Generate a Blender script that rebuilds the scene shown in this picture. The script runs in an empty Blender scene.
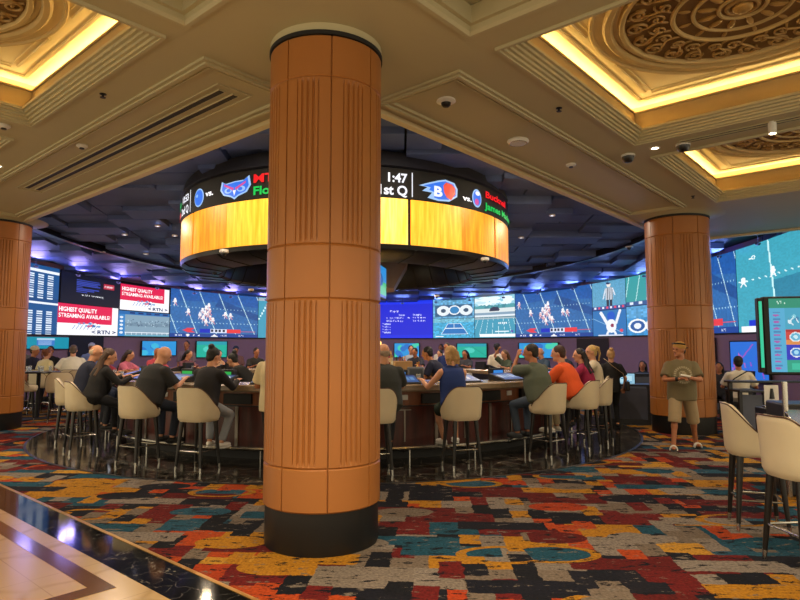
import bpy, bmesh, math, random
import numpy as np
from mathutils import Vector, Matrix
R = math.radians
PI = math.pi
rnd = random.Random(7)
SC = bpy.context.scene
COL = SC.collection

# ---------------------------------------------------------------- camera
FPX, TILT, CH = 605.0, math.atan(50/605.0), 1.6
cam_d = bpy.data.cameras.new('camera'); cam = bpy.data.objects.new('camera', cam_d); COL.objects.link(cam)
cam.location = (0, 0, CH); cam.rotation_euler = (PI/2 + TILT, 0, 0)
cam_d.sensor_width = 36; cam_d.lens = FPX/800*36; cam_d.clip_end = 200
SC.camera = cam

def ray(x, v):
    px, py = x-400, 300-v
    return (px, FPX*math.cos(TILT)-py*math.sin(TILT), FPX*math.sin(TILT)+py*math.cos(TILT))
def bp(x, v, z):
    r = ray(x, v); k = (z-CH)/r[2]
    return (r[0]*k, r[1]*k)
def at(x, v, Y):
    r = ray(x, v); k = Y/r[1]
    return (r[0]*k, Y, CH+r[2]*k)
UX, UY = math.sin(R(41)), math.cos(R(41))
MX, MY = -.68, 5.29
def UW(u, w): return (MX+u*UX-w*UY, MY+u*UY+w*UX)

# ---------------------------------------------------------------- materials
def lin(c):
    return tuple(((x/12.92) if x <= .04045 else ((x+.055)/1.055)**2.4) for x in c)
def hx(s):
    return lin(tuple(int(s[i:i+2], 16)/255 for i in (0, 2, 4)))
MATS = {}
def mat(name, col, rough=.5, metal=0, noise=.12, nscale=8, emit=None, es=1.0, bump=0, bscale=60, coat=0):
    if name in MATS: return MATS[name]
    m = bpy.data.materials.new(name); m.use_nodes = True
    nt = m.node_tree; b = nt.nodes['Principled BSDF']
    c = hx(col) if isinstance(col, str) else col
    b.inputs['Roughness'].default_value = rough; b.inputs['Metallic'].default_value = metal
    if coat: b.inputs['Coat Weight'].default_value = coat
    tc = nt.nodes.new('ShaderNodeTexCoord')
    if noise:
        n = nt.nodes.new('ShaderNodeTexNoise'); n.inputs['Scale'].default_value = nscale; n.inputs['Detail'].default_value = 4
        nt.links.new(tc.outputs['Object'], n.inputs['Vector'])
        r = nt.nodes.new('ShaderNodeMapRange'); r.inputs['To Min'].default_value = 1-noise; r.inputs['To Max'].default_value = 1+noise
        nt.links.new(n.outputs['Fac'], r.inputs['Value'])
        mx = nt.nodes.new('ShaderNodeVectorMath'); mx.operation = 'SCALE'; mx.inputs[0].default_value = c
        nt.links.new(r.outputs['Result'], mx.inputs['Scale']); nt.links.new(mx.outputs['Vector'], b.inputs['Base Color'])
    else: b.inputs['Base Color'].default_value = (*c, 1)
    if bump:
        n2 = nt.nodes.new('ShaderNodeTexNoise'); n2.inputs['Scale'].default_value = bscale; n2.inputs['Detail'].default_value = 6
        nt.links.new(tc.outputs['Object'], n2.inputs['Vector'])
        bu = nt.nodes.new('ShaderNodeBump'); bu.inputs['Strength'].default_value = bump; bu.inputs['Distance'].default_value = .01
        nt.links.new(n2.outputs['Fac'], bu.inputs['Height']); nt.links.new(bu.outputs['Normal'], b.inputs['Normal'])
    if emit:
        b.inputs['Emission Color'].default_value = (*hx(emit), 1); b.inputs['Emission Strength'].default_value = es
    MATS[name] = m; return m
def glow(name, col, es=1.0, sample=False):
    if name in MATS: return MATS[name]
    m = mat(name, '050505', .3, noise=0, emit=col, es=es)
    if not sample: m.cycles.emission_sampling = 'NONE'
    return m
def vc_mat(name, es=1.0):
    if name in MATS: return MATS[name]
    m = bpy.data.materials.new(name); m.use_nodes = True
    nt = m.node_tree; b = nt.nodes['Principled BSDF']
    b.inputs['Base Color'].default_value = (.01, .01, .01, 1); b.inputs['Roughness'].default_value = .35
    a = nt.nodes.new('ShaderNodeVertexColor'); a.layer_name = 'Col'
    nt.links.new(a.outputs['Color'], b.inputs['Emission Color']); b.inputs['Emission Strength'].default_value = es
    MATS[name] = m; return m

# ---------------------------------------------------------------- mesh builder
class MB:
    def __init__(s): s.v = []; s.f = []; s.m = []; s.mi = 0; s.M = None
    def add(s, vs, fs):
        o = len(s.v)
        if s.M is not None: vs = [tuple(s.M @ Vector(p)) for p in vs]
        s.v += [tuple(p) for p in vs]; s.f += [tuple(i+o for i in f) for f in fs]; s.m += [s.mi]*len(fs); return s
    def box(s, c, d, rz=0, taper=1):
        x, y, z = d[0]/2, d[1]/2, d[2]/2; co, si = math.cos(rz), math.sin(rz); vs = []
        for k in (-1, 1):
            t = taper if k > 0 else 1
            for a, b in ((-1, -1), (1, -1), (1, 1), (-1, 1)):
                px, py = a*x*t, b*y*t
                vs.append((c[0]+px*co-py*si, c[1]+px*si+py*co, c[2]+k*z))
        return s.add(vs, [(3, 2, 1, 0), (4, 5, 6, 7), (0, 1, 5, 4), (1, 2, 6, 5), (2, 3, 7, 6), (3, 0, 4, 7)])
    def cone(s, p0, p1, r0, r1=None, n=12):
        r1 = r0 if r1 is None else r1
        a, b = Vector(p0), Vector(p1); d = (b-a)
        if d.length < 1e-6: return s
        d.normalize(); q = d.orthogonal().normalized(); t = d.cross(q); vs = []
        for c, r in ((a, r0), (b, r1)):
            for i in range(n):
                th = 2*PI*i/n; vs.append(c+(q*math.cos(th)+t*math.sin(th))*r)
        fs = [(i, (i+1) % n, n+(i+1) % n, n+i) for i in range(n)]
        return s.add(vs, fs+[tuple(range(n-1, -1, -1)), tuple(range(n, 2*n))])
    def lathe(s, prof, n=32, c=(0, 0), a0=0, a1=2*PI, closed=False):
        full = abs(a1-a0-2*PI) < 1e-6; k = n if full else n+1; vs = []
        for i in range(k):
            th = a0+(a1-a0)*i/n; co, si = math.cos(th), math.sin(th)
            for r, z in prof: vs.append((c[0]+r*co, c[1]+r*si, z))
        m = len(prof); fs = []; mm = m if closed else m-1
        for i in range(n):
            j = (i+1) % k
            for q in range(mm): fs.append((i*m+q, j*m+q, j*m+(q+1) % m, i*m+(q+1) % m))
        if closed and not full:
            fs.append(tuple(range(m))); fs.append(tuple(n*m+q for q in range(m-1, -1, -1)))
        return s.add(vs, fs)
    def ell(s, c, r, Rm=None, n=14, m=9):
        if not hasattr(r, '__len__'): r = (r, r, r)
        vs = []; c = Vector(c)
        for j in range(1, m):
            ph = PI*j/m
            for i in range(n):
                th = 2*PI*i/n; p = Vector((r[0]*math.sin(ph)*math.cos(th), r[1]*math.sin(ph)*math.sin(th), r[2]*math.cos(ph)))
                if Rm is not None: p = Rm @ p
                vs.append(c+p)
        tp = Vector((0, 0, r[2])); bt = Vector((0, 0, -r[2]))
        if Rm is not None: tp = Rm @ tp; bt = Rm @ bt
        vs += [c+tp, c+bt]; T = len(vs)-2; B = T+1; fs = []
        for i in range(n):
            fs.append((T, i, (i+1) % n)); fs.append((B, (m-2)*n+(i+1) % n, (m-2)*n+i))
            for j in range(m-2): fs.append((j*n+i, (j+1)*n+i, (j+1)*n+(i+1) % n, j*n+(i+1) % n))
        return s.add(vs, fs)
    def tube(s, pts, r, n=8, closed=False, flat=1.0, up=(0, 0, 1)):
        P = [Vector(p) for p in pts]; k = len(P); vs = []; up = Vector(up)
        for i, p in enumerate(P):
            a = P[(i-1) % k] if (closed or i > 0) else p; b = P[(i+1) % k] if (closed or i < k-1) else p
            d = (b-a).normalized(); q = d.cross(up)
            q = q.normalized() if q.length > 1e-3 else d.orthogonal().normalized()
            t = q.cross(d); rr = r(i/(k-1)) if callable(r) else r
            for j in range(n):
                th = 2*PI*j/n; vs.append(p+(q*math.cos(th)+t*math.sin(th)*flat)*rr)
        fs = []
        for i in range(k if closed else k-1):
            for j in range(n):
                a, b = i*n, ((i+1) % k)*n; fs.append((a+j, a+(j+1) % n, b+(j+1) % n, b+j))
        if not closed: fs += [tuple(range(n-1, -1, -1)), tuple((k-1)*n+j for j in range(n))]
        return s.add(vs, fs)
    def prism(s, poly, z0, z1):
        n = len(poly)
        return s.add([(x, y, z0) for x, y in poly]+[(x, y, z1) for x, y in poly],
                     [tuple(range(n-1, -1, -1)), tuple(range(n, 2*n))]+[(i, (i+1) % n, n+(i+1) % n, n+i) for i in range(n)])
    def mesh(s, name, mats=()):
        me = bpy.data.meshes.new(name); me.from_pydata(s.v, [], s.f)
        bm = bmesh.new(); bm.from_mesh(me); bmesh.ops.recalc_face_normals(bm, faces=bm.faces); bm.to_mesh(me); bm.free()
        for m in mats: me.materials.append(m)
        if len(mats) > 1: me.polygons.foreach_set('material_index', s.m)
        return me
    def build(s, name, mats, parent=None, smooth=True, bevel=0, loc=None, rz=0):
        if not isinstance(mats, (list, tuple)): mats = [mats]
        return link(name, s.mesh(name, mats), parent, smooth, bevel, loc, rz)
def link(name, me, parent=None, smooth=True, bevel=0, loc=None, rz=0):
    o = bpy.data.objects.new(name, me); COL.objects.link(o)
    if parent: o.parent = parent
    if loc: o.location = loc
    if rz: o.rotation_euler.z = rz
    if smooth:
        me.polygons.foreach_set('use_smooth', [True]*len(me.polygons))
        try: me.set_sharp_from_angle(angle=R(35))
        except Exception: pass
    if bevel:
        md = o.modifiers.new('bevel', 'BEVEL'); md.width = bevel; md.segments = 2; md.limit_method = 'ANGLE'; md.angle_limit = R(40)
    return o
def tag(o, label=None, cat=None, group=None, kind=None):
    if label: o['label'] = label
    if cat: o['category'] = cat
    if group: o['group'] = group
    if kind: o['kind'] = kind
    return o
def thing(name, label, cat, loc=(0, 0, 0), rz=0, group=None):
    o = bpy.data.objects.new(name, None); COL.objects.link(o); o.location = loc; o.rotation_euler.z = rz
    o.empty_display_size = .1
    return tag(o, label, cat, group)
def kids(o): return [c for c in list(COL.objects) if c.parent is o]
CH_CACHE = {}
def dup(root, loc, rz=0, label=None, group=None, name=None):
    r = root.copy(); COL.objects.link(r); r.location = loc; r.rotation_euler = (0, 0, rz)
    if label: r['label'] = label
    if group: r['group'] = group
    def rec(a, b):
        for c in CH_CACHE.setdefault(a.name, kids(a)):
            d = c.copy(); COL.objects.link(d); d.parent = b; rec(c, d)
    rec(root, r); return r
def struct(o): o['kind'] = 'structure'; return o

# ---------------------------------------------------------------- palette
M_plaster = mat('plaster_beige', 'b3aa88', .6, noise=.04, nscale=1.5)
M_plaster2 = mat('plaster_cream', 'd2c39b', .55, noise=.04, nscale=2)
M_dark = mat('black_lacquer', '0b0b0d', .3)
M_black = mat('black_matte', '101013', .6)
M_char = mat('charcoal_metal', '26272b', .4, .4)
M_chrome = mat('brushed_steel', 'b9b6b0', .25, 1, noise=.05)
M_cream = mat('cream_leather', 'cbbd9f', .5, noise=.05, bump=.1, bscale=150)
M_pipe = mat('brown_piping', '4a2a18', .5)
M_leg = mat('ebony_leg', '120f0e', .35)
M_white = mat('white_plastic', 'd8d6d0', .4)
M_stone = mat('counter_stone', '8d7a62', .25, noise=.3, nscale=14)
M_gold = mat('gold_strip', 'b98d45', .3, .8)
M_skin = [mat('skin_light', 'c48d6d', .5, noise=.06), mat('skin_tan', 'a86c4a', .5, noise=.06), mat('skin_brown', '6f4330', .5, noise=.06)]
def cloth(c): return mat('cloth_'+c, c, .85, noise=.12, nscale=9, bump=.25, bscale=25)
def hairm(c): return mat('hair_'+c, c, .6, noise=.35, nscale=60, bump=.5, bscale=120)
M_eye = mat('eye_dark', '15100c', .2)
M_lip = mat('lip', '8d4a40', .5)

def wood(name, c1, c2, rough=.4, sx=1, sz=.12, scale=9):
    m = bpy.data.materials.new(name); m.use_nodes = True; nt = m.node_tree; b = nt.nodes['Principled BSDF']
    tc = nt.nodes.new('ShaderNodeTexCoord'); mp = nt.nodes.new('ShaderNodeMapping'); mp.inputs['Scale'].default_value = (sx, sx, sz)
    n = nt.nodes.new('ShaderNodeTexNoise'); n.inputs['Scale'].default_value = scale; n.inputs['Detail'].default_value = 7; n.inputs['Distortion'].default_value = .4
    cr = nt.nodes.new('ShaderNodeValToRGB'); cr.color_ramp.elements[0].color = (*hx(c1), 1); cr.color_ramp.elements[1].color = (*hx(c2), 1)
    cr.color_ramp.elements[0].position = .3; cr.color_ramp.elements[1].position = .7
    nt.links.new(tc.outputs['Object'], mp.inputs['Vector']); nt.links.new(mp.outputs['Vector'], n.inputs['Vector'])
    nt.links.new(n.outputs['Fac'], cr.inputs['Fac']); nt.links.new(cr.outputs['Color'], b.inputs['Base Color'])
    b.inputs['Roughness'].default_value = rough; MATS[name] = m; return m
M_colwood = mat('column_veneer', '9c622c', .42, noise=.06, nscale=2.5)
M_barwood = wood('bar_veneer', '34120d', '561f15', .3, 1, .1, 16)
M_barwood2 = wood('bar_veneer_light', '6b3a20', '8f5430', .35, 1, .1, 16)

def marble(name, base, vein, rough, scale, amt=.5, tile=None, grout='8a7048'):
    m = bpy.data.materials.new(name); m.use_nodes = True; nt = m.node_tree; b = nt.nodes['Principled BSDF']; L = nt.links.new
    tc = nt.nodes.new('ShaderNodeTexCoord')
    n0 = nt.nodes.new('ShaderNodeTexNoise'); n0.inputs['Scale'].default_value = scale*.5; n0.inputs['Detail'].default_value = 5
    L(tc.outputs['Object'], n0.inputs['Vector'])
    ad = nt.nodes.new('ShaderNodeVectorMath'); ad.operation = 'MULTIPLY_ADD'; ad.inputs[1].default_value = (.7, .7, .7)
    L(n0.outputs['Color'], ad.inputs[0]); L(tc.outputs['Object'], ad.inputs[2])
    v = nt.nodes.new('ShaderNodeTexVoronoi'); v.feature = 'DISTANCE_TO_EDGE'; v.inputs['Scale'].default_value = scale
    L(ad.outputs['Vector'], v.inputs['Vector'])
    cr = nt.nodes.new('ShaderNodeValToRGB'); e = cr.color_ramp.elements
    e[0].position = 0; e[0].color = (*hx(vein), 1); e[1].position = .06*amt; e[1].color = (*hx(base), 1)
    L(v.outputs['Distance'], cr.inputs['Fac'])
    n1 = nt.nodes.new('ShaderNodeTexNoise'); n1.inputs['Scale'].default_value = scale*1.7; n1.inputs['Detail'].default_value = 8
    L(tc.outputs['Object'], n1.inputs['Vector'])
    mr = nt.nodes.new('ShaderNodeMapRange'); mr.inputs['From Min'].default_value = .45; mr.inputs['From Max'].default_value = .75
    L(n1.outputs['Fac'], mr.inputs['Value'])
    mx = nt.nodes.new('ShaderNodeMix'); mx.data_type = 'RGBA'; mx.inputs[7].default_value = (*hx(base), 1)
    L(mr.outputs['Result'], mx.inputs[0]); L(cr.outputs['Color'], mx.inputs[6]); out = mx.outputs[2]
    if tile:
        mp = nt.nodes.new('ShaderNodeMapping'); mp.inputs['Rotation'].default_value = (0, 0, R(41))
        L(tc.outputs['Object'], mp.inputs['Vector'])
        bk = nt.nodes.new('ShaderNodeTexBrick'); bk.offset = 0; bk.inputs['Scale'].default_value = 1; bk.inputs['Brick Width'].default_value = tile
        bk.inputs['Row Height'].default_value = tile; bk.inputs['Mortar Size'].default_value = .003
        L(mp.outputs['Vector'], bk.inputs['Vector'])
        m2 = nt.nodes.new('ShaderNodeMix'); m2.data_type = 'RGBA'; m2.inputs[7].default_value = (*hx(grout), 1)
        L(bk.outputs['Fac'], m2.inputs[0]); L(out, m2.inputs[6]); out = m2.outputs[2]
    L(out, b.inputs['Base Color']); b.inputs['Roughness'].default_value = rough
    MATS[name] = m; return m
M_marb_dark = marble('dark_marble', '1d1a17', '8d8478', .1, 3.2, .5, .6, '050505')
M_marb_border = marble('black_marble', '0e0e10', '77746e', .07, 5, .25)
M_marb_cream = marble('cream_marble', 'a58a5e', '94794c', .22, 1.3, 1.0, .8)
M_marb_brown = mat('brown_marble', '5d4028', .12, noise=.2, nscale=5)

def carpet_mat():
    m = bpy.data.materials.new('abstract_carpet'); m.use_nodes = True; nt = m.node_tree; b = nt.nodes['Principled BSDF']; L = nt.links.new
    N = nt.nodes.new
    tc = N('ShaderNodeTexCoord')
    # ragged edges : small warp of the lookup
    nw = N('ShaderNodeTexNoise'); nw.inputs['Scale'].default_value = 7; nw.inputs['Detail'].default_value = 5; nw.inputs['Roughness'].default_value = .7
    L(tc.outputs['Object'], nw.inputs['Vector'])
    def warp(amt, sc, off, rot=3):
        a = N('ShaderNodeVectorMath'); a.operation = 'SUBTRACT'; a.inputs[1].default_value = (.5, .5, .5); L(nw.outputs['Color'], a.inputs[0])
        c = N('ShaderNodeVectorMath'); c.operation = 'MULTIPLY_ADD'; c.inputs[1].default_value = (amt, amt, 0)
        L(a.outputs['Vector'], c.inputs[0]); L(tc.outputs['Object'], c.inputs[2])
        mp = N('ShaderNodeMapping'); mp.inputs['Rotation'].default_value = (0, 0, R(rot)); mp.inputs['Scale'].default_value = (sc[0], sc[1], 1); mp.inputs['Location'].default_value = (off, off*.7, 0)
        L(c.outputs['Vector'], mp.inputs['Vector']); return mp.outputs['Vector']
    pal = ['93651c', '14151d', '913918', '706760', '193f50', '4d1515', '93651a', '14151e', '696058', '8d3318', '214456', '181820', 'a0752a', '561717', '61564c', '13141a']
    def cells(vec, metric, seedsw):
        v = N('ShaderNodeTexVoronoi'); v.voronoi_dimensions = '2D'; v.distance = metric; v.inputs['Scale'].default_value = 1; v.inputs['Randomness'].default_value = .85
        L(vec, v.inputs['Vector'])
        sp = N('ShaderNodeSeparateColor'); L(v.outputs['Color'], sp.inputs['Color'])
        cr = N('ShaderNodeValToRGB'); cr.color_ramp.interpolation = 'CONSTANT'
        e = cr.color_ramp.elements; p = pal[seedsw:]+pal[:seedsw]; p = p[:14]
        e[0].position = 0; e[0].color = (*hx(p[0]), 1); e[1].position = 1/len(p); e[1].color = (*hx(p[1]), 1)
        for i in range(2, len(p)):
            q = e.new(i/len(p)); q.color = (*hx(p[i]), 1)
        L(sp.outputs[0], cr.inputs['Fac']); return v, sp, cr.outputs['Color']
    def mix(f, a, c):
        x = N('ShaderNodeMix'); x.data_type = 'RGBA'; L(f, x.inputs[0]); L(a, x.inputs[6]); L(c, x.inputs[7]); return x.outputs[2]
    def gt(a, t, op='GREATER_THAN'):
        x = N('ShaderNodeMath'); x.operation = op; L(a, x.inputs[0]); x.inputs[1].default_value = t; return x.outputs[0]
    def mul(a, c):
        x = N('ShaderNodeMath'); x.operation = 'MULTIPLY'; L(a, x.inputs[0]); L(c, x.inputs[1]); return x.outputs[0]
    def bricks(vec, bw, rh, off, sq, seedsw):
        bk = N('ShaderNodeTexBrick'); bk.offset = off; bk.offset_frequency = 2; bk.squash = sq; bk.squash_frequency = 3
        bk.inputs['Scale'].default_value = 1; bk.inputs['Brick Width'].default_value = bw; bk.inputs['Row Height'].default_value = rh; bk.inputs['Mortar Size'].default_value = 0
        bk.inputs['Color1'].default_value = (0, 0, 0, 1); bk.inputs['Color2'].default_value = (1, 1, 1, 1); L(vec, bk.inputs['Vector'])
        cr = N('ShaderNodeValToRGB'); cr.color_ramp.interpolation = 'CONSTANT'; e = cr.color_ramp.elements; q = pal[seedsw:]+pal[:seedsw]
        e[0].position = 0; e[0].color = (*hx(q[0]), 1); e[1].position = 1/15; e[1].color = (*hx(q[1]), 1)
        for i in range(2, 15):
            z = e.new(i/15); z.color = (*hx(q[i]), 1)
        L(bk.outputs['Color'], cr.inputs['Fac']); return bk.outputs['Color'], cr.outputs['Color']
    r1, c1 = bricks(warp(.07, (1, 1), 3.13), .62, .40, .37, 1.3, 0)
    r2, c2 = bricks(warp(.09, (1, 1), 9.71, 93), .34, .18, .43, .7, 5)
    r4, c4 = bricks(warp(.07, (1, 1), 5.37), .8, .24, .6, 1.0, 9)
    out = mix(gt(r2, .55), c1, c2)
    out = mix(gt(r4, .72), out, c4)
    v3, s3, c3 = cells(warp(.03, (1.1, 2.0), 1.3), 'EUCLIDEAN', 3)      # rounded blobs and arcs
    disc = mul(gt(v3.outputs['Distance'], .33, 'LESS_THAN'), gt(s3.outputs[2], .6))
    out = mix(disc, out, c3)
    ring = mul(mul(gt(v3.outputs['Distance'], .33), gt(v3.outputs['Distance'], .42, 'LESS_THAN')), gt(s3.outputs[1], .82))
    o5 = N('ShaderNodeRGB'); o5.outputs[0].default_value = (*hx('8f6218'), 1)
    out = mix(ring, out, o5.outputs[0])
    # distressed streaks running across
    mp = N('ShaderNodeMapping'); mp.inputs['Scale'].default_value = (2.6, 6.5, 1); L(tc.outputs['Object'], mp.inputs['Vector'])
    nd = N('ShaderNodeTexNoise'); nd.inputs['Scale'].default_value = 2; nd.inputs['Detail'].default_value = 10; nd.inputs['Roughness'].default_value = .72
    L(mp.outputs['Vector'], nd.inputs['Vector'])
    dk = N('ShaderNodeRGB'); dk.outputs[0].default_value = (*hx('101118'), 1)
    out = mix(gt(nd.outputs['Fac'], .575), out, dk.outputs[0])
    gr = N('ShaderNodeRGB'); gr.outputs[0].default_value = (*hx('625a52'), 1)
    out = mix(gt(nd.outputs['Fac'], .40, 'LESS_THAN'), out, gr.outputs[0])
    # thin herringbone-like weave contrast
    wv = N('ShaderNodeTexNoise'); wv.inputs['Scale'].default_value = 45; wv.inputs['Detail'].default_value = 3; L(tc.outputs['Object'], wv.inputs['Vector'])
    mr = N('ShaderNodeMapRange'); mr.inputs['From Min'].default_value = .3; mr.inputs['From Max'].default_value = .7; mr.inputs['To Min'].default_value = .65; mr.inputs['To Max'].default_value = 1.3
    L(wv.outputs['Fac'], mr.inputs['Value'])
    sc = N('ShaderNodeVectorMath'); sc.operation = 'SCALE'; L(out, sc.inputs[0]); L(mr.outputs['Result'], sc.inputs['Scale'])
    L(sc.outputs['Vector'], b.inputs['Base Color']); b.inputs['Roughness'].default_value = .95
    b.inputs['Specular IOR Level'].default_value = .1
    bu = N('ShaderNodeBump'); bu.inputs['Strength'].default_value = .4; bu.inputs['Distance'].default_value = .005
    L(wv.outputs['Fac'], bu.inputs['Height']); L(bu.outputs['Normal'], b.inputs['Normal'])
    return m
M_carpet = carpet_mat()

# ---------------------------------------------------------------- floor
BC = (-1.15, 13.3)                     # centre of the bar, the hanging ring and the screen wall
mb = MB(); p = [UW(-1.1, -9), UW(26, -14), UW(26, 22), UW(-1.1, 22)]
mb.prism(p, -.1, 0.0); struct(mb.build('floor', M_carpet, smooth=False))
mb = MB(); mb.prism([UW(-1.47, -9), UW(-1.13, -9), UW(-1.13, 22), UW(-1.47, 22)], -.1, .002); struct(mb.build('floor_border', M_marb_border, smooth=False))
mb = MB(); mb.prism([UW(-1.13, -9), UW(-1.1, -9), UW(-1.1, 22), UW(-1.13, 22)], -.1, .006); struct(mb.build('trim_1', M_gold, smooth=False))
mb = MB(); mb.prism([UW(-9, -9), UW(-1.47, -9), UW(-1.47, 22), UW(-9, 22)], -.1, .001); struct(mb.build('floor_marble', M_marb_cream, smooth=False))
mb = MB()
mb.prism([UW(-1.74, .24), UW(-1.61, .24), UW(-1.61, 20), UW(-1.74, 20)], -.05, .0035)
mb.prism([UW(-6, .24), UW(-1.74, .24), UW(-1.74, .38), UW(-6, .38)], -.05, .0035)
struct(mb.build('trim_2', M_marb_brown, smooth=False))
mb = MB(); mb.lathe([(0.01, .004), (5.93, .004), (5.93, -.05), (.01, -.05)], 128, BC); struct(mb.build('floor_bar_surround', M_marb_dark, smooth=False))
mb = MB(); mb.lathe([(5.93, .005), (5.95, .007), (5.97, .005), (5.97, -.05), (5.93, -.05)], 128, BC, closed=True); struct(mb.build('trim_3', M_char))

# ---------------------------------------------------------------- coffered ceiling
HZ = 4.3
EU, EW, EU2 = .75, .6, 12.3            # edges of the opening over the bar
coffers = [(1.0, 4.3, -4.45, -1.25), (5.05, 8.35, -4.45, -1.25), (-4.4, -1.14, .87, 3.96), (-4.4, -1.14, 4.75, 8.0)]
recess = [(-.58, .58, -5.5, -1.19), (-5.2, -1.11, -.5, .49)]
us = sorted({-9, EU, EU2}|{c[0] for c in coffers+recess}|{c[1] for c in coffers+recess})
ws = sorted({-9, EW, 15}|{c[2] for c in coffers+recess}|{c[3] for c in coffers+recess})
mb = MB()
for a0, a1 in zip(us, us[1:]):
    for b0, b1 in zip(ws, ws[1:]):
        a, b = (a0+a1)/2, (b0+b1)/2
        if a > EU and b > EW: continue
        if any(c[0] < a < c[1] and c[2] < b < c[3] for c in coffers+recess): continue
        q = [UW(a0, b0), UW(a1, b0), UW(a1, b1), UW(a0, b1)]
        mb.add([(x, y, HZ) for x, y in q], [(0, 1, 2, 3)])
# fascia round the opening and slab top
for (a, b) in (((EU, EW), (EU, 15)), ((EU, EW), (EU2, EW)), ((EU2, EW), (EU2, -9))):
    p, q = UW(*a), UW(*b); mb.add([(*p, HZ), (*q, HZ), (*q, 6.3), (*p, 6.3)], [(0, 1, 2, 3)])
top = [UW(-9, -9), UW(EU2, -9), UW(EU2, EW), UW(EU, EW), UW(EU, 15), UW(-9, 15)]
mb.add([(x, y, 5.2) for x, y in top], [(0, 1, 2, 3), (0, 3, 4, 5)])
struct(mb.build('ceiling', M_plaster, smooth=False))
def rsweep(mb, u0, u1, w0, w1, prof, z0=HZ, closed=False):
    """prof: (inward offset, height) carried round a rectangle with mitred corners"""
    m = len(prof); vs = []
    for (su, sw) in ((0, 0), (1, 0), (1, 1), (0, 1)):
        for o, z in prof:
            u = u0+o if su == 0 else u1-o; w = w0+o if sw == 0 else w1-o
            vs.append((*UW(u, w), z0+z))
    fs = []
    for i in range(4):
        j = (i+1) % 4
        for k in range(m if closed else m-1): fs.append((i*m+k, j*m+k, j*m+(k+1) % m, i*m+(k+1) % m))
    mb.add(vs, fs)
M_cofwall = mat('coffer_cove_tan', 'a28c66', .55, noise=.05, nscale=2)
M_cofin = mat('coffer_cream', 'e0cf9c', .5, noise=.05, nscale=3)
M_medal = mat('medallion_gold', 'a98850', .45, .1, noise=.25, nscale=9)
M_medalbg = mat('medallion_ground', '76582c', .6, noise=.2, nscale=9)
M_cove = glow('cove_lamp', 'ffd684', 38, True)
mold = [(-.05, -.0), (-.05, -.03), (-.02, -.03), (-.02, -.015), (.01, -.015), (.01, .012), (.04, .012), (.04, .04), (.07, .04), (.07, .07), (.1, .07), (.1, .1), (.13, .1), (.13, .13)]
M_medalring = mat('medallion_ring', 'c2aa74', .5)
CZ = .52
medal_me = {}
def medallion(cu, cw, n):
    X, Y = UW(cu, cw); root = thing('ceiling_medallion', ['round carved medallion in the large lit coffer at the upper right', 'round carved medallion in the lit coffer above the right column', 'round carved medallion in the lit coffer at the upper left', 'round carved medallion in the left coffer beside the left column'][n], 'ceiling medallion', (X, Y, HZ+CZ), R(-41), 'carved ceiling medallions')
    if not medal_me:
        a = MB(); a.lathe([(.0, -.01), (1.06, -.01), (1.06, .03), (0, .03)], 72); medal_me['ground'] = a.mesh('ground', [M_medalbg])
        a = MB()
        for r0, w, h in ((1.07, .035, .05), (1.2, .05, .05), (1.36, .022, .03), (.6, .025, .035), (.42, .02, .03), (.2, .02, .03)):
            a.lathe([(r0-w, -.0), (r0-w, -h*.5), (r0-w*.5, -h), (r0+w*.5, -h), (r0+w, -h*.5), (r0+w, 0)], 72)
        medal_me['ring'] = a.mesh('ring_molding', [M_medalring])
        a = MB()
        def scroll(cx, cy, r, turns, a0, sgn, th=.015):
            pts = []
            for i in range(22):
                t = i/21; an = a0+sgn*turns*2*PI*t; rr = r*(1-.85*t); pts.append((cx+rr*math.cos(an), cy+rr*math.sin(an), -.02-.01*math.sin(t*PI)))
            a.tube(pts, lambda q: th*(1-.4*q), 6)
            a.ell((cx, cy, -.022), (r*.2, r*.2, .02), n=8, m=5)
        for k in range(22):
            an = 2*PI*k/22
            scroll(.93*math.cos(an), .93*math.sin(an), .105, 1.5, an+PI, 1 if k % 2 else -1)
            an2 = an+PI/22; scroll(.74*math.cos(an2), .74*math.sin(an2), .085, 1.4, an2, -1 if k % 2 else 1, .013)
            c, s = math.cos(an), math.sin(an)
            a.tube([(c*.64, s*.64, -.015), (math.cos(an+.09)*.74, math.sin(an+.09)*.74, -.03), (math.cos(an)*.82, math.sin(an)*.82, -.03), (math.cos(an-.1)*1.02, math.sin(an-.1)*1.02, -.015)], .013, 6)
            for q in (-.07, .07):
                Rm = Matrix.Rotation(an2+q*3, 3, 'Z'); a.ell((.93*math.cos(an2+q), .93*math.sin(an2+q), -.018), (.05, .018, .022), Rm, 8, 5)
        for k in range(12):
            an = 2*PI*k/12; Rm = Matrix.Rotation(an, 3, 'Z')
            a.ell((.51*math.cos(an), .51*math.sin(an), -.012), (.06, .022, .02), Rm, 8, 5)
            a.ell((.31*math.cos(an), .31*math.sin(an), -.015), (.09, .03, .025), Rm, 8, 5)
        medal_me['scroll'] = a.mesh('carving', [M_medal])
        a = MB(); a.ell((0, 0, -.02), (.09, .09, .05)); a.lathe([(.1, 0), (.12, -.03), (.14, -.03), (.16, 0)], 32); medal_me['boss'] = a.mesh('boss', [M_medal])
    link('ground', medal_me['ground'], root); link('ring_molding', medal_me['ring'], root); link('carving', medal_me['scroll'], root); link('boss', medal_me['boss'], root)
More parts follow.
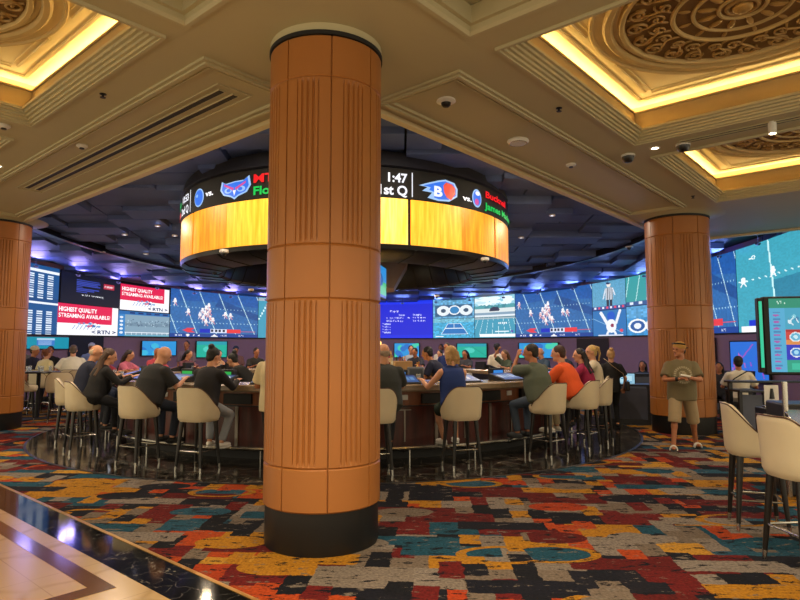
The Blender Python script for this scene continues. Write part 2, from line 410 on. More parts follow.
for ci, (u0, u1, w0, w1) in enumerate(coffers):
    a = MB(); rsweep(a, u0, u1, w0, w1, mold); struct(a.build('trim_coffer_molding', M_plaster, smooth=False))
    a = MB(); cv = []
    for k in range(9):
        t = k/8; cv.append((.13-.14*math.sin(t*PI/2)-.0*t, .13+.2*(1-math.cos(t*PI/2))+.05*t))
    cv += [(-.01, .385), (.01, .385), (.01, .405), (-.2, .405), (-.2, .47), (-.13, CZ+.01)]
    rsweep(a, u0, u1, w0, w1, cv); struct(a.build('trim_coffer_cove', M_cofwall))
    a = MB(); q = [UW(u0-.2, w0-.2), UW(u1+.2, w0-.2), UW(u1+.2, w1+.2), UW(u0-.2, w1+.2)]; a.prism(q, HZ+CZ, HZ+CZ+.03)
    struct(a.build('ceiling_coffer_panel', M_cofin, smooth=False))
    a = MB(); rsweep(a, u0, u1, w0, w1, [(-.12, .408), (-.08, .408), (-.08, .418), (-.12, .418)], closed=True)
    tag(a.build('cove_light_strip', M_cove, smooth=False), ['glowing warm cove light strip round the large upper right coffer', 'glowing warm cove light strip round the coffer above the right column', 'glowing warm cove light strip round the upper left coffer', 'glowing warm cove light strip in the coffer beside the left column'][ci], 'light strip', 'cove light strips in the coffers')
    # raised strips and corner panels on the coffer ceiling
    a = MB(); cu, cw = (u0+u1)/2, (w0+w1)/2; hu, hw = (u1-u0)/2, (w1-w0)/2
    rsweep(a, u0, u1, w0, w1, [(.06, CZ), (.06, CZ-.015), (.09, CZ-.025), (.12, CZ-.015), (.12, CZ)])
    for su in (-1, 1):
        for sw in (-1, 1):
            for (L0, L1, ax) in ((.55, 1.25, 0), (.55, 1.25, 1)):
                for off in (.24, .31):
                    if ax == 0: p0 = (cu+su*(hu-L0+.25), cw+sw*(hw-off)); p1 = (cu+su*(hu-L1), cw+sw*(hw-off))
                    else: p0 = (cu+su*(hu-off), cw+sw*(hw-L0+.25)); p1 = (cu+su*(hu-off), cw+sw*(hw-L1))
                    P, Q = UW(*p0), UW(*p1); a.tube([(*P, HZ+CZ), (*Q, HZ+CZ)], .016 if off < .3 else .01, 6)
    struct(a.build('trim_coffer_strips', M_cofin))
    medallion(cu, cw, ci)
for (u0, u1, w0, w1) in recess:
    a = MB(); rsweep(a, u0, u1, w0, w1, [(-.06, 0), (-.06, -.025), (-.02, -.025), (0, 0), (0, .05), (.04, .05), (.04, .2), (.0, .24)])
    q = [UW(u0-.02, w0-.02), UW(u1+.02, w0-.02), UW(u1+.02, w1+.02), UW(u0-.02, w1+.02)]; a.prism(q, HZ+.22, HZ+.25)
    struct(a.build('ceiling_recess', M_plaster, smooth=False))
frame_prof = [(-.02, 0), (-.02, -.025), (.02, -.025), (.02, -.045), (.06, -.045), (.06, -.02), (.1, -.02), (.1, -.032), (.12, -.032), (.12, 0)]
panels = [(-.66, .5, .92, 9.7), (1.1, 8.4, -.7, .38)]
a = MB()
for q in panels: rsweep(a, *q, frame_prof)
q = (-.28, .14, 1.3, 7.35); rsweep(a, *q, [(0, 0), (0, -.012), (.02, -.012), (.02, 0)])
struct(a.build('trim_panel_molding', M_plaster, smooth=False))
a = MB(); rsweep(a, EU-.0, EU-.0+.0001, 0, .0001, [(0, 0), (0, 0)]) if False else None
# bright lip along the opening
a.prism([UW(EU-.1, EW-.1), UW(EU, EW), UW(EU, 15), UW(EU-.1, 15)], HZ-.05, HZ+.0)
a.prism([UW(EU-.1, EW-.1), UW(EU2+.1, EW-.1), UW(EU2, EW), UW(EU, EW)], HZ-.05, HZ)
a.prism([UW(EU2-.1, EW-.1), UW(EU2, EW-.1), UW(EU2, -9), UW(EU2-.1, -9)], HZ-.05, HZ)
struct(a.build('trim_opening_lip', M_plaster2, smooth=False))
# air slots
def slot(u0, u1, w0, w1, lab, grp=None):
    a = MB(); a.prism([UW(u0, w0), UW(u1, w0), UW(u1, w1), UW(u0, w1)], HZ-.012, HZ+.02)
    t = MB(); rsweep(t, u0, u1, w0, w1, [(-.008, 0), (-.008, -.014), (0, -.014), (0, 0)])
    c = UW((u0+u1)/2, (w0+w1)/2)
    root = thing('air_slot', lab, 'air vent', (0, 0, 0), 0, grp)
    a.build('slot', M_black, root, smooth=False); t.build('slot_frame', M_plaster, root, smooth=False)
slot(-.19, -.125, 1.42, 7.2, 'long black air slot nearer the camera in the left ceiling panel', 'linear air slots in the left panel')
slot(-.03, .035, 1.41, 7.2, 'long black air slot nearer the bar in the left ceiling panel', 'linear air slots in the left panel')
slot(4.6, 4.63, -4.2, -1.7, 'thin black slot between the two right coffers, nearer the large one', 'thin track slots between the right coffers')
slot(4.68, 4.71, -4.2, -1.7, 'thin black slot between the two right coffers, nearer the far one', 'thin track slots between the right coffers')

# ---------------------------------------------------------------- columns
def column(X, Y, r, lab, a_off=0, cap=.25):
    root = thing('column', lab, 'column', (X, Y, 0), 0, 'round wood panelled columns')
    a = MB(); a.lathe([(0, 0), (r-.02, 0), (r-.015, .02), (r-.015, .33), (0, .33)], 64); a.build('base', mat('column_base_black', '070708', .5), root)
    def band(z0, z1, flute, name):
        n = 960; b = MB(); zs = [z0, z0+.012, z1-.012, z1] if not flute else [z0, z0+.012, z0+.05, z1-.05, z1-.012, z1]
        vs = []; k = len(zs)
        for i in range(n):
            th = 360*i/n+.01; q = ((th-a_off+22.5) % 45)-22.5      # distance from a seam
            g = .016 if abs(q) < .5 else 0
            f = 0; h = abs(22.5-abs(q))
            for c in (0, 5.4):
                if abs(h-c) < 1.3: f = .016*math.cos((h-c)/1.3*PI/2)**.7
            if abs(h-10.4) < .6: f = .01
            an = R(th)
            for j, z in enumerate(zs):
                d = .012 if j in (0, k-1) else 0
                if flute and 2 <= j <= k-3: d = max(d, f)
                d = max(d, g); vs.append(((r-d)*math.cos(an), (r-d)*math.sin(an), z))
        fs = [(i*k+j, ((i+1) % n)*k+j, ((i+1) % n)*k+j+1, i*k+j+1) for i in range(n) for j in range(k-1)]
        b.add(vs, fs); b.build(name, M_colwood, root, smooth=False)
    band(.33, .67, 0, 'smooth_band'); band(.67, 2.01, 1, 'fluted_panel'); band(2.01, 2.45, 0, 'smooth_band')
    band(2.45, 3.85, 1, 'fluted_panel'); band(3.85, 4.2, 0, 'smooth_band')
    a = MB(); a.lathe([(r-.02, 4.195), (r+.012, 4.2), (r+.012, 4.235), (r-.02, 4.24)], 64); a.build('black_ring', M_black, root)
    a = MB(); a.lathe([(r-.03, 4.235), (r+.0, 4.24), (r+(.03 if cap > 0 else .0), 4.26), (r+max(0, .04+cap*.5), 4.285), (r+max(.005, .05+cap), 4.299), (r-.03, 4.299)], 64); a.build('capital', M_plaster, root)
    return root
column(MX+.014, MY, .494, 'large round wood panelled column in the centre foreground', -78, -.07)
column(5.6, 12.1, .6, 'round wood panelled column on the right behind the standing man', -90+14)
column(-8.4, 12.5, .6, 'round wood panelled column cut by the left edge', -90-20)
# ---------------------------------------------------------------- atrium ceiling (stepped acoustic tiles)
def zc(Y): return 4.2-.1*(Y-18.5)
M_tile = mat('ceiling_tile', '50639c', .5, noise=.15, nscale=3)
M_tileb = mat('ceiling_backing', '08080b', .6)
WR = 10.8
def in_atrium(x, y):
    if math.hypot(x-BC[0], y-BC[1]) > WR+.15:
        du, dw = x-MX, y-MY; u = du*UX+dw*UY; w = -du*UY+dw*UX
        return u > 12 and w < 3 and math.hypot(x-BC[0], y-BC[1]) < 13.5
    du, dw = x-MX, y-MY; u = du*UX+dw*UY; w = -du*UY+dw*UX
    return (u > EU-.4 and w > EW-.4)
mb = MB(); TS = .62; taken = set(); r2 = random.Random(3)
for j in range(-2, 40):
    for i in range(-24, 26):
        if (i, j) in taken: continue
        L_ = r2.choice([1, 1, 2, 2, 3]); n_ = 1
        while n_ < L_ and (i+n_, j) not in taken: n_ += 1
        for k in range(n_): taken.add((i+k, j))
        x0 = BC[0]+i*TS; y0 = 5.6+j*TS; cx, cy = x0+n_*TS/2, y0+TS/2
        if not in_atrium(cx, cy): continue
        if math.hypot(cx-BC[0], cy-BC[1]) < 2.2: continue
        near = cy < 9.5
        d = 0 if near else r2.choice([0, 0, .05, .1, .16])
        z = zc(cy)-d; g = .02
        P = [(x0+g, y0+g), (x0+n_*TS-g, y0+g), (x0+n_*TS-g, y0+TS-g), (x0+g, y0+TS-g)]
        vs = [(x, y, zc(y)-d) for x, y in P]+[(x, y, zc(y)+.06) for x, y in P]
        mb.add(vs, [(0, 1, 2, 3), (4, 5, 6, 7), (0, 1, 5, 4), (1, 2, 6, 5), (2, 3, 7, 6), (3, 0, 4, 7)])
struct(mb.build('ceiling_tiles', M_tile, smooth=False))
mb = MB(); P = [(-17, 5), (17, 5), (17, 30), (-17, 30)]
mb.add([(x, y, zc(y)+.06) for x, y in P], [(0, 1, 2, 3)]); struct(mb.build('ceiling_backing', M_tileb, smooth=False))
# curved bulkhead rib between the dark inner tiles and the outer tiles
mb = MB(); vs = []; n = 96
for i in range(n):
    an = 2*PI*i/n
    for rr, dz in ((7.5, -.18), (7.62, -.18), (7.62, .06), (7.5, .06)):
        x, y = BC[0]+rr*math.cos(an), BC[1]+rr*math.sin(an); vs.append((x, y, zc(y)+dz))
fs = [(i*4+k, ((i+1) % n)*4+k, ((i+1) % n)*4+(k+1) % 4, i*4+(k+1) % 4) for i in range(n) for k in range(4)
      if in_atrium(BC[0]+7.5*math.cos(2*PI*i/n), BC[1]+7.5*math.sin(2*PI*i/n))]
mb.add(vs, fs); struct(mb.build('trim_bulkhead', M_dark, smooth=False))

# ---------------------------------------------------------------- pictures on screens (drawn as coloured faces)
class Canvas:
    def __init__(s, w, h, bg): s.w, s.h = w, h; s.a = np.zeros((h, w, 3)); s.a[:] = s.c(bg)
    def c(s, c): return np.array(tuple(int(c[i:i+2], 16)/255 for i in (0, 2, 4))) if isinstance(c, str) else np.array(c)
    def rect(s, x0, y0, x1, y1, c, al=1):
        X0, Y0, X1, Y1 = [int(round(v)) for v in (x0*s.w, y0*s.h, x1*s.w, y1*s.h)]
        X0, Y0 = max(X0, 0), max(Y0, 0)
        s.a[Y0:max(Y1, Y0+1), X0:max(X1, X0+1)] = s.a[Y0:max(Y1, Y0+1), X0:max(X1, X0+1)]*(1-al)+s.c(c)*al
    def grid(s): return np.meshgrid((np.arange(s.w)+.5)/s.w, (np.arange(s.h)+.5)/s.h)
    def ell(s, x, y, rx, ry, c, al=1):
        X, Y = s.grid(); m = ((X-x)/rx)**2+((Y-y)/ry)**2 < 1; s.a[m] = s.a[m]*(1-al)+s.c(c)*al
    def line(s, x0, y0, x1, y1, wd, c, al=1):
        X, Y = s.grid(); asp = s.w/s.h; X = X*asp; x0 *= asp; x1 *= asp
        dx, dy = x1-x0, y1-y0; L = dx*dx+dy*dy+1e-9; t = np.clip(((X-x0)*dx+(Y-y0)*dy)/L, 0, 1)
        m = (X-x0-t*dx)**2+(Y-y0-t*dy)**2 < (wd/2)**2; s.a[m] = s.a[m]*(1-al)+s.c(c)*al
    def noise(s, amt, seed, k=6):
        g = np.random.RandomState(seed); n = g.rand(s.h//k+2, s.w//k+2)
        n = np.kron(n, np.ones((k, k)))[:s.h, :s.w]; s.a *= (1+amt*(n-.5)*2)[..., None]
    def poly(s, pts, c):
        X, Y = s.grid(); m = np.zeros(X.shape, bool); n = len(pts)
        for i in range(n):
            (xa, ya), (xb, yb) = pts[i], pts[(i+1) % n]
            if ya == yb: continue
            m ^= ((Y >= min(ya, yb)) & (Y < max(ya, yb)) & (X < xa+(Y-ya)*(xb-xa)/(yb-ya)))
        s.a[m] = s.c(c)
    def text(s, txt, x, y, h, c, wmax=None, bold=0):
        """x,y left baseline in 0..1 (y down); h = cap height in canvas fraction"""
        V, T = text_tris(txt, bold); k = h/.7*s.h; ex = 1.0
        wd = (V[:, 0].max())*k/s.w
        if wmax: ex = wmax/wd
        VX = V[:, 0]*k*ex+x*s.w; VY = y*s.h-V[:, 1]*k
        for t in T:
            ax, bx_, cx_ = VX[list(t)]; ay, by_, cy_ = VY[list(t)]
            x0, x1 = int(max(min(ax, bx_, cx_)-1, 0)), int(min(max(ax, bx_, cx_)+2, s.w)); y0, y1 = int(max(min(ay, by_, cy_)-1, 0)), int(min(max(ay, by_, cy_)+2, s.h))
            if x1 <= x0 or y1 <= y0: continue
            X, Y = np.meshgrid(np.arange(x0, x1)+.5, np.arange(y0, y1)+.5)
            d = (bx_-ax)*(cy_-ay)-(cx_-ax)*(by_-ay)
            if abs(d) < 1e-9: continue
            u = ((X-ax)*(cy_-ay)-(cx_-ax)*(Y-ay))/d; v = ((bx_-ax)*(Y-ay)-(X-ax)*(by_-ay))/d
            m = (u >= -.02) & (v >= -.02) & (u+v <= 1.02); s.a[y0:y1, x0:x1][m] = s.c(c)
def text_me(txt, bold=0, res=3):
    cu = bpy.data.curves.new('lettering', 'FONT'); cu.body = txt; cu.size = 1; cu.resolution_u = res; cu.offset = bold
    o = bpy.data.objects.new('lettering', cu); COL.objects.link(o); dg = bpy.context.evaluated_depsgraph_get()
    me = bpy.data.meshes.new_from_object(o.evaluated_get(dg)); bpy.data.objects.remove(o); bpy.data.curves.remove(cu); return me
TT = {}
def text_tris(txt, bold=0):
    if (txt, bold) in TT: return TT[(txt, bold)]
    me = text_me(txt, bold); V = np.array([v.co[:2] for v in me.vertices]); me.calc_loop_triangles()
    T = [tuple(t.vertices) for t in me.loop_triangles]; bpy.data.meshes.remove(me); TT[(txt, bold)] = (V, T); return V, T
def screen_mesh(name, cv, fn, es, mname):
    """fn(s,t) -> point, s left to right, t top to bottom"""
    w, h = cv.w, cv.h; V = [fn(i/w, j/h) for j in range(h+1) for i in range(w+1)]
    F = [(j*(w+1)+i, (j+1)*(w+1)+i, (j+1)*(w+1)+i+1, j*(w+1)+i+1) for j in range(h) for i in range(w)]
    me = bpy.data.meshes.new(name); me.from_pydata(V, [], F)
    a = np.clip(cv.a, 0, 1); l = np.where(a <= .04045, a/12.92, ((a+.055)/1.055)**2.4)
    col = np.ones((h*w, 4, 4), np.float32); col[:, :, :3] = l.reshape(h*w, 1, 3)
    at_ = me.color_attributes.new('Col', 'FLOAT_COLOR', 'CORNER'); at_.data.foreach_set('color', col.ravel())
    me.materials.append(vc_mat(mname, es)); return me

def football(seed, players, w=150, h=92, score=True, base='2c66a4'):
    c = Canvas(w, h, base); g = random.Random(seed)
    c.poly([(0, 0), (1, 0), (1, .28), (.5, .2), (0, .25)], '1f57a0'); c.poly([(.55, .12), (1, .45), (1, .6), (.5, .3)], '1d4d8c')
    c.noise(.06, seed, 3)
    for k in range(6): x = -.12+k*.22; c.line(x, 0, x+.22, 1, .012, 'bfe3ea')
    for yy in (.35, .68):
        for k in range(26): c.line(k*.04, yy, k*.04+.006, yy+.012, .012, 'a9d4e4')
    for (x, y) in players:
        a = '%s' % g.choice(['e8e4ea', 'f0eef2', 'd9a5ac']); c.ell(x, y-.045, .012, .02, 'f4f2f4'); c.ell(x, y, .018, .04, a)
        c.line(x, y+.02, x-.02+.01*g.random(), y+.085, .016, 'd8d2de'); c.line(x, y+.02, x+.02, y+.08, .016, 'cf8d96'); c.line(x, y-.02, x+.03*g.choice([-1, 1]), y+.02, .012, 'e9e2e6')
    if score:
        c.poly([(.14, .855), (.2, .8), (.28, .8), (.24, .855), (.28, .9), (.2, .9)], 'd8384a'); c.line(.07, .85, .11, .8, .012, '4c8dd0'); c.line(.07, .85, .11, .9, .012, '4c8dd0')
        c.rect(.33, .81, .45, .9, '0b2bb8'); c.rect(.45, .81, .64, .9, 'd6dcf0'); c.rect(.64, .81, .8, .9, 'e0393f'); c.rect(.8, .855, .97, .875, 'd24a56')
        for k in range(4): c.rect(.46+k*.045, .825, .485+k*.045, .88, '14213f')
    c.rect(0, .92, 1, 1, '173f8e')
    for (t, x) in (('FINAL', .06), ('Miami', .26), ('TEXAS', .55), ('NYG', .78)): c.text(t, x, .98, .035, 'dfe6f4')
    c.ell(.2, .96, .018, .025, 'f2f2f2'); c.poly([(.46, .985), (.5, .93), (.54, .985)], 'e8e8e8')
    return c
cl = [(.36, .42), (.4, .36), (.43, .3), (.33, .52), (.37, .58), (.42, .5), (.45, .58), (.48, .62), (.4, .66), (.44, .42), (.39, .48), (.2, .46), (.05, .26), (.62, .48), (.68, .5)]
def board():
    c = Canvas(84, 100, '17467c')
    for hh in (0, .53):
        c.rect(0, hh, 1, hh+.46, '1c5088'); c.rect(0, hh+(.0 if hh else .06), 1, hh+(.03 if hh else .1), 'e8eef6')
        for r_ in range(11):
            y = hh+.13+r_*.033; c.rect(.04, y, .36+.08*((r_*7) % 3)/2, y+.015, 'a9c4e4')
            for k in range(4): c.rect(.5+k*.12, y, .57+k*.12, y+.017, 'dbe7f4')
    return c
def rtn(flipw=False):
    c = Canvas(150, 84, 'f2f2f6'); c.rect(0, 0, .9, .62, 'd9184a')
    c.text('HIGHEST QUALITY', .03, .24, .13, 'ffffff', .62, .02); c.text('STREAMING AVAILABLE!', .03, .44, .13, 'ffffff', .84, .02)
    g = random.Random(2)
    for k in range(16): c.ell(.34+g.random()*.36, .58+g.random()*.12, .03, .035, g.choice(['4d8cc8', '7db0dc', '2b63a8', 'e6eef6', 'd9506a']))
    for k in range(7): c.line(.3+k*.06, .68, .26+k*.06, .8, .015, '3f78b4')
    c.text('< RTN >', .57, .95, .13, '1b3566', .4, .03); c.rect(.03, .84, .1, .87, '9aa')if False else None
    return c
def blackpanel():
    c = Canvas(120, 78, '0b0d1c')
    for k, wd in enumerate((.38, .4, .36, .4, .1, .38, .3, .18)): c.rect(.26, .2+k*.055, .26+wd, .235+k*.055, '3545a8')
    c.rect(.72, .22, .9, .4, 'b4293c'); c.text('BREEDERS', .735, .35, .07, 'f0dfe4', .15)
    c.text('The 2023 race meeting', .32, .72, .06, 'e4e6ee', .4); return c
def racing():
    c = Canvas(110, 74, '7f9cb0'); c.rect(0, 0, 1, .14, '1f66a8'); c.rect(0, .14, .13, 1, '2e7ec0')
    for k in range(5): c.rect(.22+k*.16, .03, .32+k*.16, .1, '0d2a66'); c.ell(.06, .26+k*.15, .035, .045, 'dfe6ee')
    c.rect(.13, .45, 1, .6, '6f8a9e'); g = random.Random(5)
    for k in range(60): c.rect(.15+g.random()*.8, .3+g.random()*.3, .18+g.random()*.8*0+.15+g.random()*0+.02, .33+g.random()*.25, '8fb0c4') if False else c.ell(.15+g.random()*.83, .32+g.random()*.28, .012, .02, g.choice(['a9c2d2', '566f88', '3f566e']))
    c.rect(.13, .84, 1, .87, 'e8f0f4')
    for k in range(9): c.rect(.15+k*.1, .86, .157+k*.1, .94, 'e8f0f4')
    c.rect(.13, .94, 1, 1, '5fa4bc'); return c
def blueboard():
    c = Canvas(110, 84, '0a22cc'); c.rect(0, 0, 1, .1, '0830e0'); c.rect(0, .92, 1, 1, '0a2ad8')
    c.text('Display', .2, .3, .05, 'e8ecff'); c.text('Events', .36, .4, .04, 'cfd8ff'); c.text('Outrights', .62, .4, .04, 'cfd8ff')
    c.text('10:00 ATP 250s Moselle Pts', .13, .48, .045, 'e8ecff', .44); c.text('Bet Markets', .62, .48, .045, 'e8ecff'); c.text('10:30 Challenger', .13, .56, .045, 'e8ecff'); c.text('Bet Markets', .62, .56, .045, 'cfd8ff')
    for k in range(4): c.text('Markets', .05, .64+k*.075, .045, 'cfd8ff')
    return c
def graphic():
    c = Canvas(84, 50, '5fa0c8'); c.noise(.2, 4, 4); c.rect(.05, .3, .95, .9, '2a5a80')
    for x in (.25, .8): c.ell(x, .6, .16, .26, 'dfe8ee'); c.ell(x, .6, .06, .1, '35506a')
    c.ell(.52, .58, .14, .24, 'e8eef2'); c.ell(.52, .58, .11, .19, '2f7fb8'); return c
def tennis():
    c = Canvas(84, 52, '3fa2cc'); c.rect(0, 0, 1, .2, '6fb4cc'); c.noise(.15, 8, 3)
    c.poly([(.36, .26), (.66, .26), (.84, .8), (.2, .8)], '1f70b8')
    for q in ((.36, .26, .2, .8), (.66, .26, .84, .8), (.36, .26, .66, .26), (.2, .8, .84, .8), (.3, .5, .74, .5), (.51, .26, .51, .5)): c.line(*q, .02, 'e6f4f8')
    c.rect(.06, .9, .25, .95, 'f4f4f4'); return c
def carsky():
    c = Canvas(84, 52, '8fc8dc'); g = random.Random(4)
    for k in range(20): c.ell(g.random(), .05+g.random()*.35, .14, .08, g.choice(['bfe0ea', 'e4f2f4']))
    for k in range(26): c.ell(k/25, .5+g.random()*.06, .04, .1, g.choice(['4f9aa4', '3c8494']))
    c.rect(0, .6, 1, .78, 'd6e0e2'); c.rect(0, .78, 1, .9, '7f9cb4'); c.rect(0, .9, 1, 1, 'd8e4ec')
    c.poly([(.36, .72), (.38, .6), (.46, .52), (.58, .54), (.62, .66), (.6, .74)], '2c3550'); return c
def tealfield():
    c = Canvas(84, 56, '3d96b4')
    for k in range(8): c.line(.1+k*.12, 0, -.05+k*.16, .85, .012, 'cfeef2')
    for k in range(22): c.ell(k/21, .05, .03, .04, '9fb0b8')
    for k in range(5): c.ell(.6+k*.045, .3, .015, .05, 'e8f0f2')
    c.rect(.12, .82, 1, .96, 'f0f4f4'); c.rect(.5, .68, .85, .74, 'dfeef2'); c.ell(.92, .7, .03, .05, '5b3aa8'); return c
def referee():
    c = Canvas(80, 56, '5d9ec0'); c.noise(.06, 3, 2); c.ell(.5, .14, .06, .08, 'e8e0d8'); c.rect(.4, .24, .62, .66, 'd8e0ea')
    for k in range(5): c.rect(.41+k*.045, .24, .43+k*.045, .66, '26303f')
    c.line(.4, .28, .33, .6, .05, 'd8e0ea'); c.line(.62, .28, .68, .5, .05, 'd8e0ea'); c.rect(.42, .66, .5, .9, '2a3240'); c.rect(.53, .66, .6, .9, '2a3240')
    c.rect(0, .88, 1, 1, '3a4c90')
    for k in range(8): c.rect(.05+k*.12, .9, .11+k*.12, .97, '%s' % ('e04a64' if k % 2 else 'dfe6f4'))
    return c
def hands():
    c = Canvas(80, 60, '2c70b0'); c.line(0, .3, .9, .9, .02, '9fd0e8'); c.ell(.55, .24, .12, .18, '1a56c0'); c.ell(.55, .62, .15, .26, 'e8ecf2')
    c.line(.25, .1, .42, .5, .12, 'e4e8ee'); c.line(.82, .05, .7, .5, .1, 'e4e8ee'); c.ell(.58, .6, .05, .07, '8a2a4a'); c.line(.45, .85, .4, 1, .09, 'e4e8ee')
    c.line(.65, .85, .7, 1, .09, 'e4e8ee'); c.rect(.15, .95, .9, 1, 'cfd6e6'); c.ell(.85, .8, .05, .06, 'd8455a'); return c
def circles(): c = Canvas(60, 60, '3a88c0'); c.rect(0, 0, 1, .4, '5aa0d0'); c.noise(.12, 2, 4); [c.ell(x, .68, .26, .24, 'eef2f4') or c.ell(x, .68, .2, .18, '27589c') or c.ell(x, .68, .1, .1, 'e4e8ee') for x in (.3, .78)]; return c
def greenf():
    c = Canvas(60, 56, '3b9a9c'); [c.line(.1+k*.3, 0, -.05+k*.3, 1, .02, 'bfe8e4') for k in range(5)]; c.rect(0, .86, 1, 1, '3a5a90')
    for k in range(3): c.rect(.1+k*.25, .88, .2+k*.25, .97, 'd8e2f0'); 
    return c
def bigfield():
    c = Canvas(150, 130, '3fa0b4'); c.poly([(.28, .45), (1, .38), (1, 1), (.1, 1), (.28, .7)], '2f7f98'); c.noise(.04, 6, 2)
    c.line(.25, 0, .3, 1, .014, 'c8f0f0'); c.line(.6, 0, .72, 1, .014, '2f66c8'); c.line(.95, 0, 1.05, 1, .014, 'c8f0f0')
    for k in range(22): c.line(.02+k*.05, .4-.003*k, .03+k*.05, .41-.003*k, .012, 'd8f4f4')
    c.text('-0', .1, .17, .05, 'e4f6f6', None, .02)
    for k in range(4): c.ell(.78, .16, .26-.05*k, .11-.022*k, ('e8eef4', '3a4c96')[k % 2])
    c.line(.6, .18, .95, .1, .02, '3a4c96'); c.line(.64, .22, .98, .16, .02, 'e8eef4')
    for (x, y) in ((.28, .35), (.68, .3), (.7, .36), (.5, .5), (.05, .4)):
        a = 'f0f4f6' if x != .5 else '3468c8'; c.ell(x, y-.03, .014, .018, a); c.ell(x, y, .018, .03, a); c.line(x, y+.01, x-.02, y+.06, .012, a); c.line(x, y+.01, x+.02, y+.06, .012, a)
    c.rect(.08, .86, .3, .93, '1430c8'); c.rect(.02, .93, .16, 1, 'f2f4f6'); c.ell(.22, .965, .04, .03, 'e8eef2'); c.rect(.3, .93, .6, 1, '10305c'); return c

def wall_th(x):
    k = (x-400)/(FPX/math.cos(TILT)); A = k*k+1; B = 2*(k*(0-BC[0])-BC[1]); Cc = BC[0]**2+BC[1]**2-WR**2
    Y = (-B+math.sqrt(B*B-4*A*Cc))/(2*A); return math.atan2(k*Y-BC[0], Y-BC[1])
ZB = 2.07
def wall_p(th, t, off=0, z0=None, z1=None):
    r = WR-off; x, y = BC[0]+r*math.sin(th), BC[1]+r*math.cos(th)
    zt = (zc(BC[1]+WR*math.cos(th))-.1) if z0 is None else z0; zb = ZB if z1 is None else z1
    return (x, y, zt+(zb-zt)*t)
# the wall itself
M_purple = mat('purple_wall', '94789c', .6, noise=.05)
mb = MB(); n = 160; A0, A1 = R(-150), R(150)
vs = []
for i in range(n+1):
    th = A0+(A1-A0)*i/n
    for rr, z in ((WR+.02, 0), (WR+.02, 6), (WR+.25, 6), (WR+.25, 0)): vs.append((BC[0]+rr*math.sin(th), BC[1]+rr*math.cos(th), z))
def keep(i):
    th = A0+(A1-A0)*(i+.5)/n; x, y = BC[0]+WR*math.sin(th), BC[1]+WR*math.cos(th)
    du, dw = x-MX, y-MY; u = du*UX+dw*UY; w = -du*UY+dw*UX; return u > .9 and w > .75 if th < 0 else u > 6 and y > 12.9
fs = [(i*4+k, (i+1)*4+k, (i+1)*4+(k+1) % 4, i*4+(k+1) % 4) for i in range(n) for k in range(4) if keep(i)]
mb.add(vs, fs); struct(mb.build('wall_curved', M_purple))
# dark bezel behind the screens
def arc_panel(name, m, th0, th1, z0, z1, off, thick=.03):
    b = MB(); k = max(4, int(abs(th1-th0)/R(1.5))); vs = []
    for i in range(k+1):
        th = th0+(th1-th0)*i/k
        for o_, t in ((off, 0), (off, 1), (off-thick, 1), (off-thick, 0)):
            vs.append(wall_p(th, t, o_, z0, z1))
    fs = [(i*4+q, (i+1)*4+q, (i+1)*4+(q+1) % 4, i*4+(q+1) % 4) for i in range(k) for q in range(4)]+[(0, 1, 2, 3), tuple(k*4+q for q in (3, 2, 1, 0))]
    b.add(vs, fs); return b
b = arc_panel('x', None, wall_th(-45), wall_th(905), None, ZB-.04, .03, .045); struct(b.build('wall_screen_bezel', M_black))
SCR = [
 (-30, 55, .0, 1.0, board, 'tall blue odds board at the left end of the curved screen wall'),
 (57, 117, .0, .5, blackpanel, 'black screen with small blue text and a red logo at the left'),
 (54, 116, .51, 1.0, rtn, 'lower red and white HIGHEST QUALITY streaming advert screen'),
 (117.5, 167, .05, .52, rtn, 'upper red and white HIGHEST QUALITY streaming advert screen'),
 (116.5, 168, .54, 1.0, racing, 'horse racing screen with pale track below the upper red advert'),
 (168.6, 257, .0, 1.0, lambda: football(1, cl), 'large blue football screen left of the centre column'),
 (257.5, 379, .0, 1.0, tealfield, 'teal sports screen mostly hidden by the centre column'),
 (379.5, 433, .0, 1.0, blueboard, 'royal blue betting list screen right of the centre column'),
 (433.5, 475, .0, .5, graphic, 'small screen with white circles graphic above the tennis court'),
 (433.5, 475, .51, 1.0, tennis, 'tennis court screen with blue court'),
 (475.5, 516, .0, .5, carsky, 'screen with a dark car under a cloudy sky'),
 (475.5, 516, .51, 1.0, tealfield, 'teal football field screen below the car picture'),
 (516.5, 594, .0, 1.0, lambda: football(2, cl), 'large blue football screen right of the car picture'),
 (594.5, 628, .0, .52, referee, 'screen showing a referee in a striped shirt'),
 (594.5, 628, .53, 1.0, hands, 'screen showing a player in white with raised arms'),
 (628.5, 665, .0, .5, greenf, 'green field screen beside the referee picture'),
 (628.5, 665, .51, 1.0, circles, 'screen with white round team emblems beside the right column'),
 (665.5, 741, .0, 1.0, lambda: football(3, [(.6, .45), (.64, .5), (.2, .4), (.3, .5), (.35, .45)]), 'large blue football screen just right of the right column'),
 (741.5, 880, .0, 1.0, bigfield, 'large teal football field screen at the right edge'),
]
for (x0, x1, t0, t1, fn, lab) in SCR:
    a, c_ = wall_th(x0), wall_th(x1)
    me = screen_mesh('wall_screen', fn(), lambda s, t: wall_p(a+(c_-a)*s, t0+(t1-t0)*t, .05), 1.15, 'led_wall')
    tag(link('wall_screen', me, smooth=False), lab, 'video screen', 'screens of the curved video wall')
# dark recesses in the purple wall below the screens
struct(arc_panel('x', None, wall_th(68), wall_th(103), 2.04, 0, .02, .02).build('wall_recess', mat('navy_wall', '141d38', .6)))
struct(arc_panel('x', None, wall_th(577), wall_th(609), 2.0, 0, .02, .02).build('door_1', mat('dark_door', '1a0a1e', .5)))
struct(arc_panel('x', None, wall_th(-30), wall_th(103), .12, 0, .03, .03).build('baseboard_left', M_black))
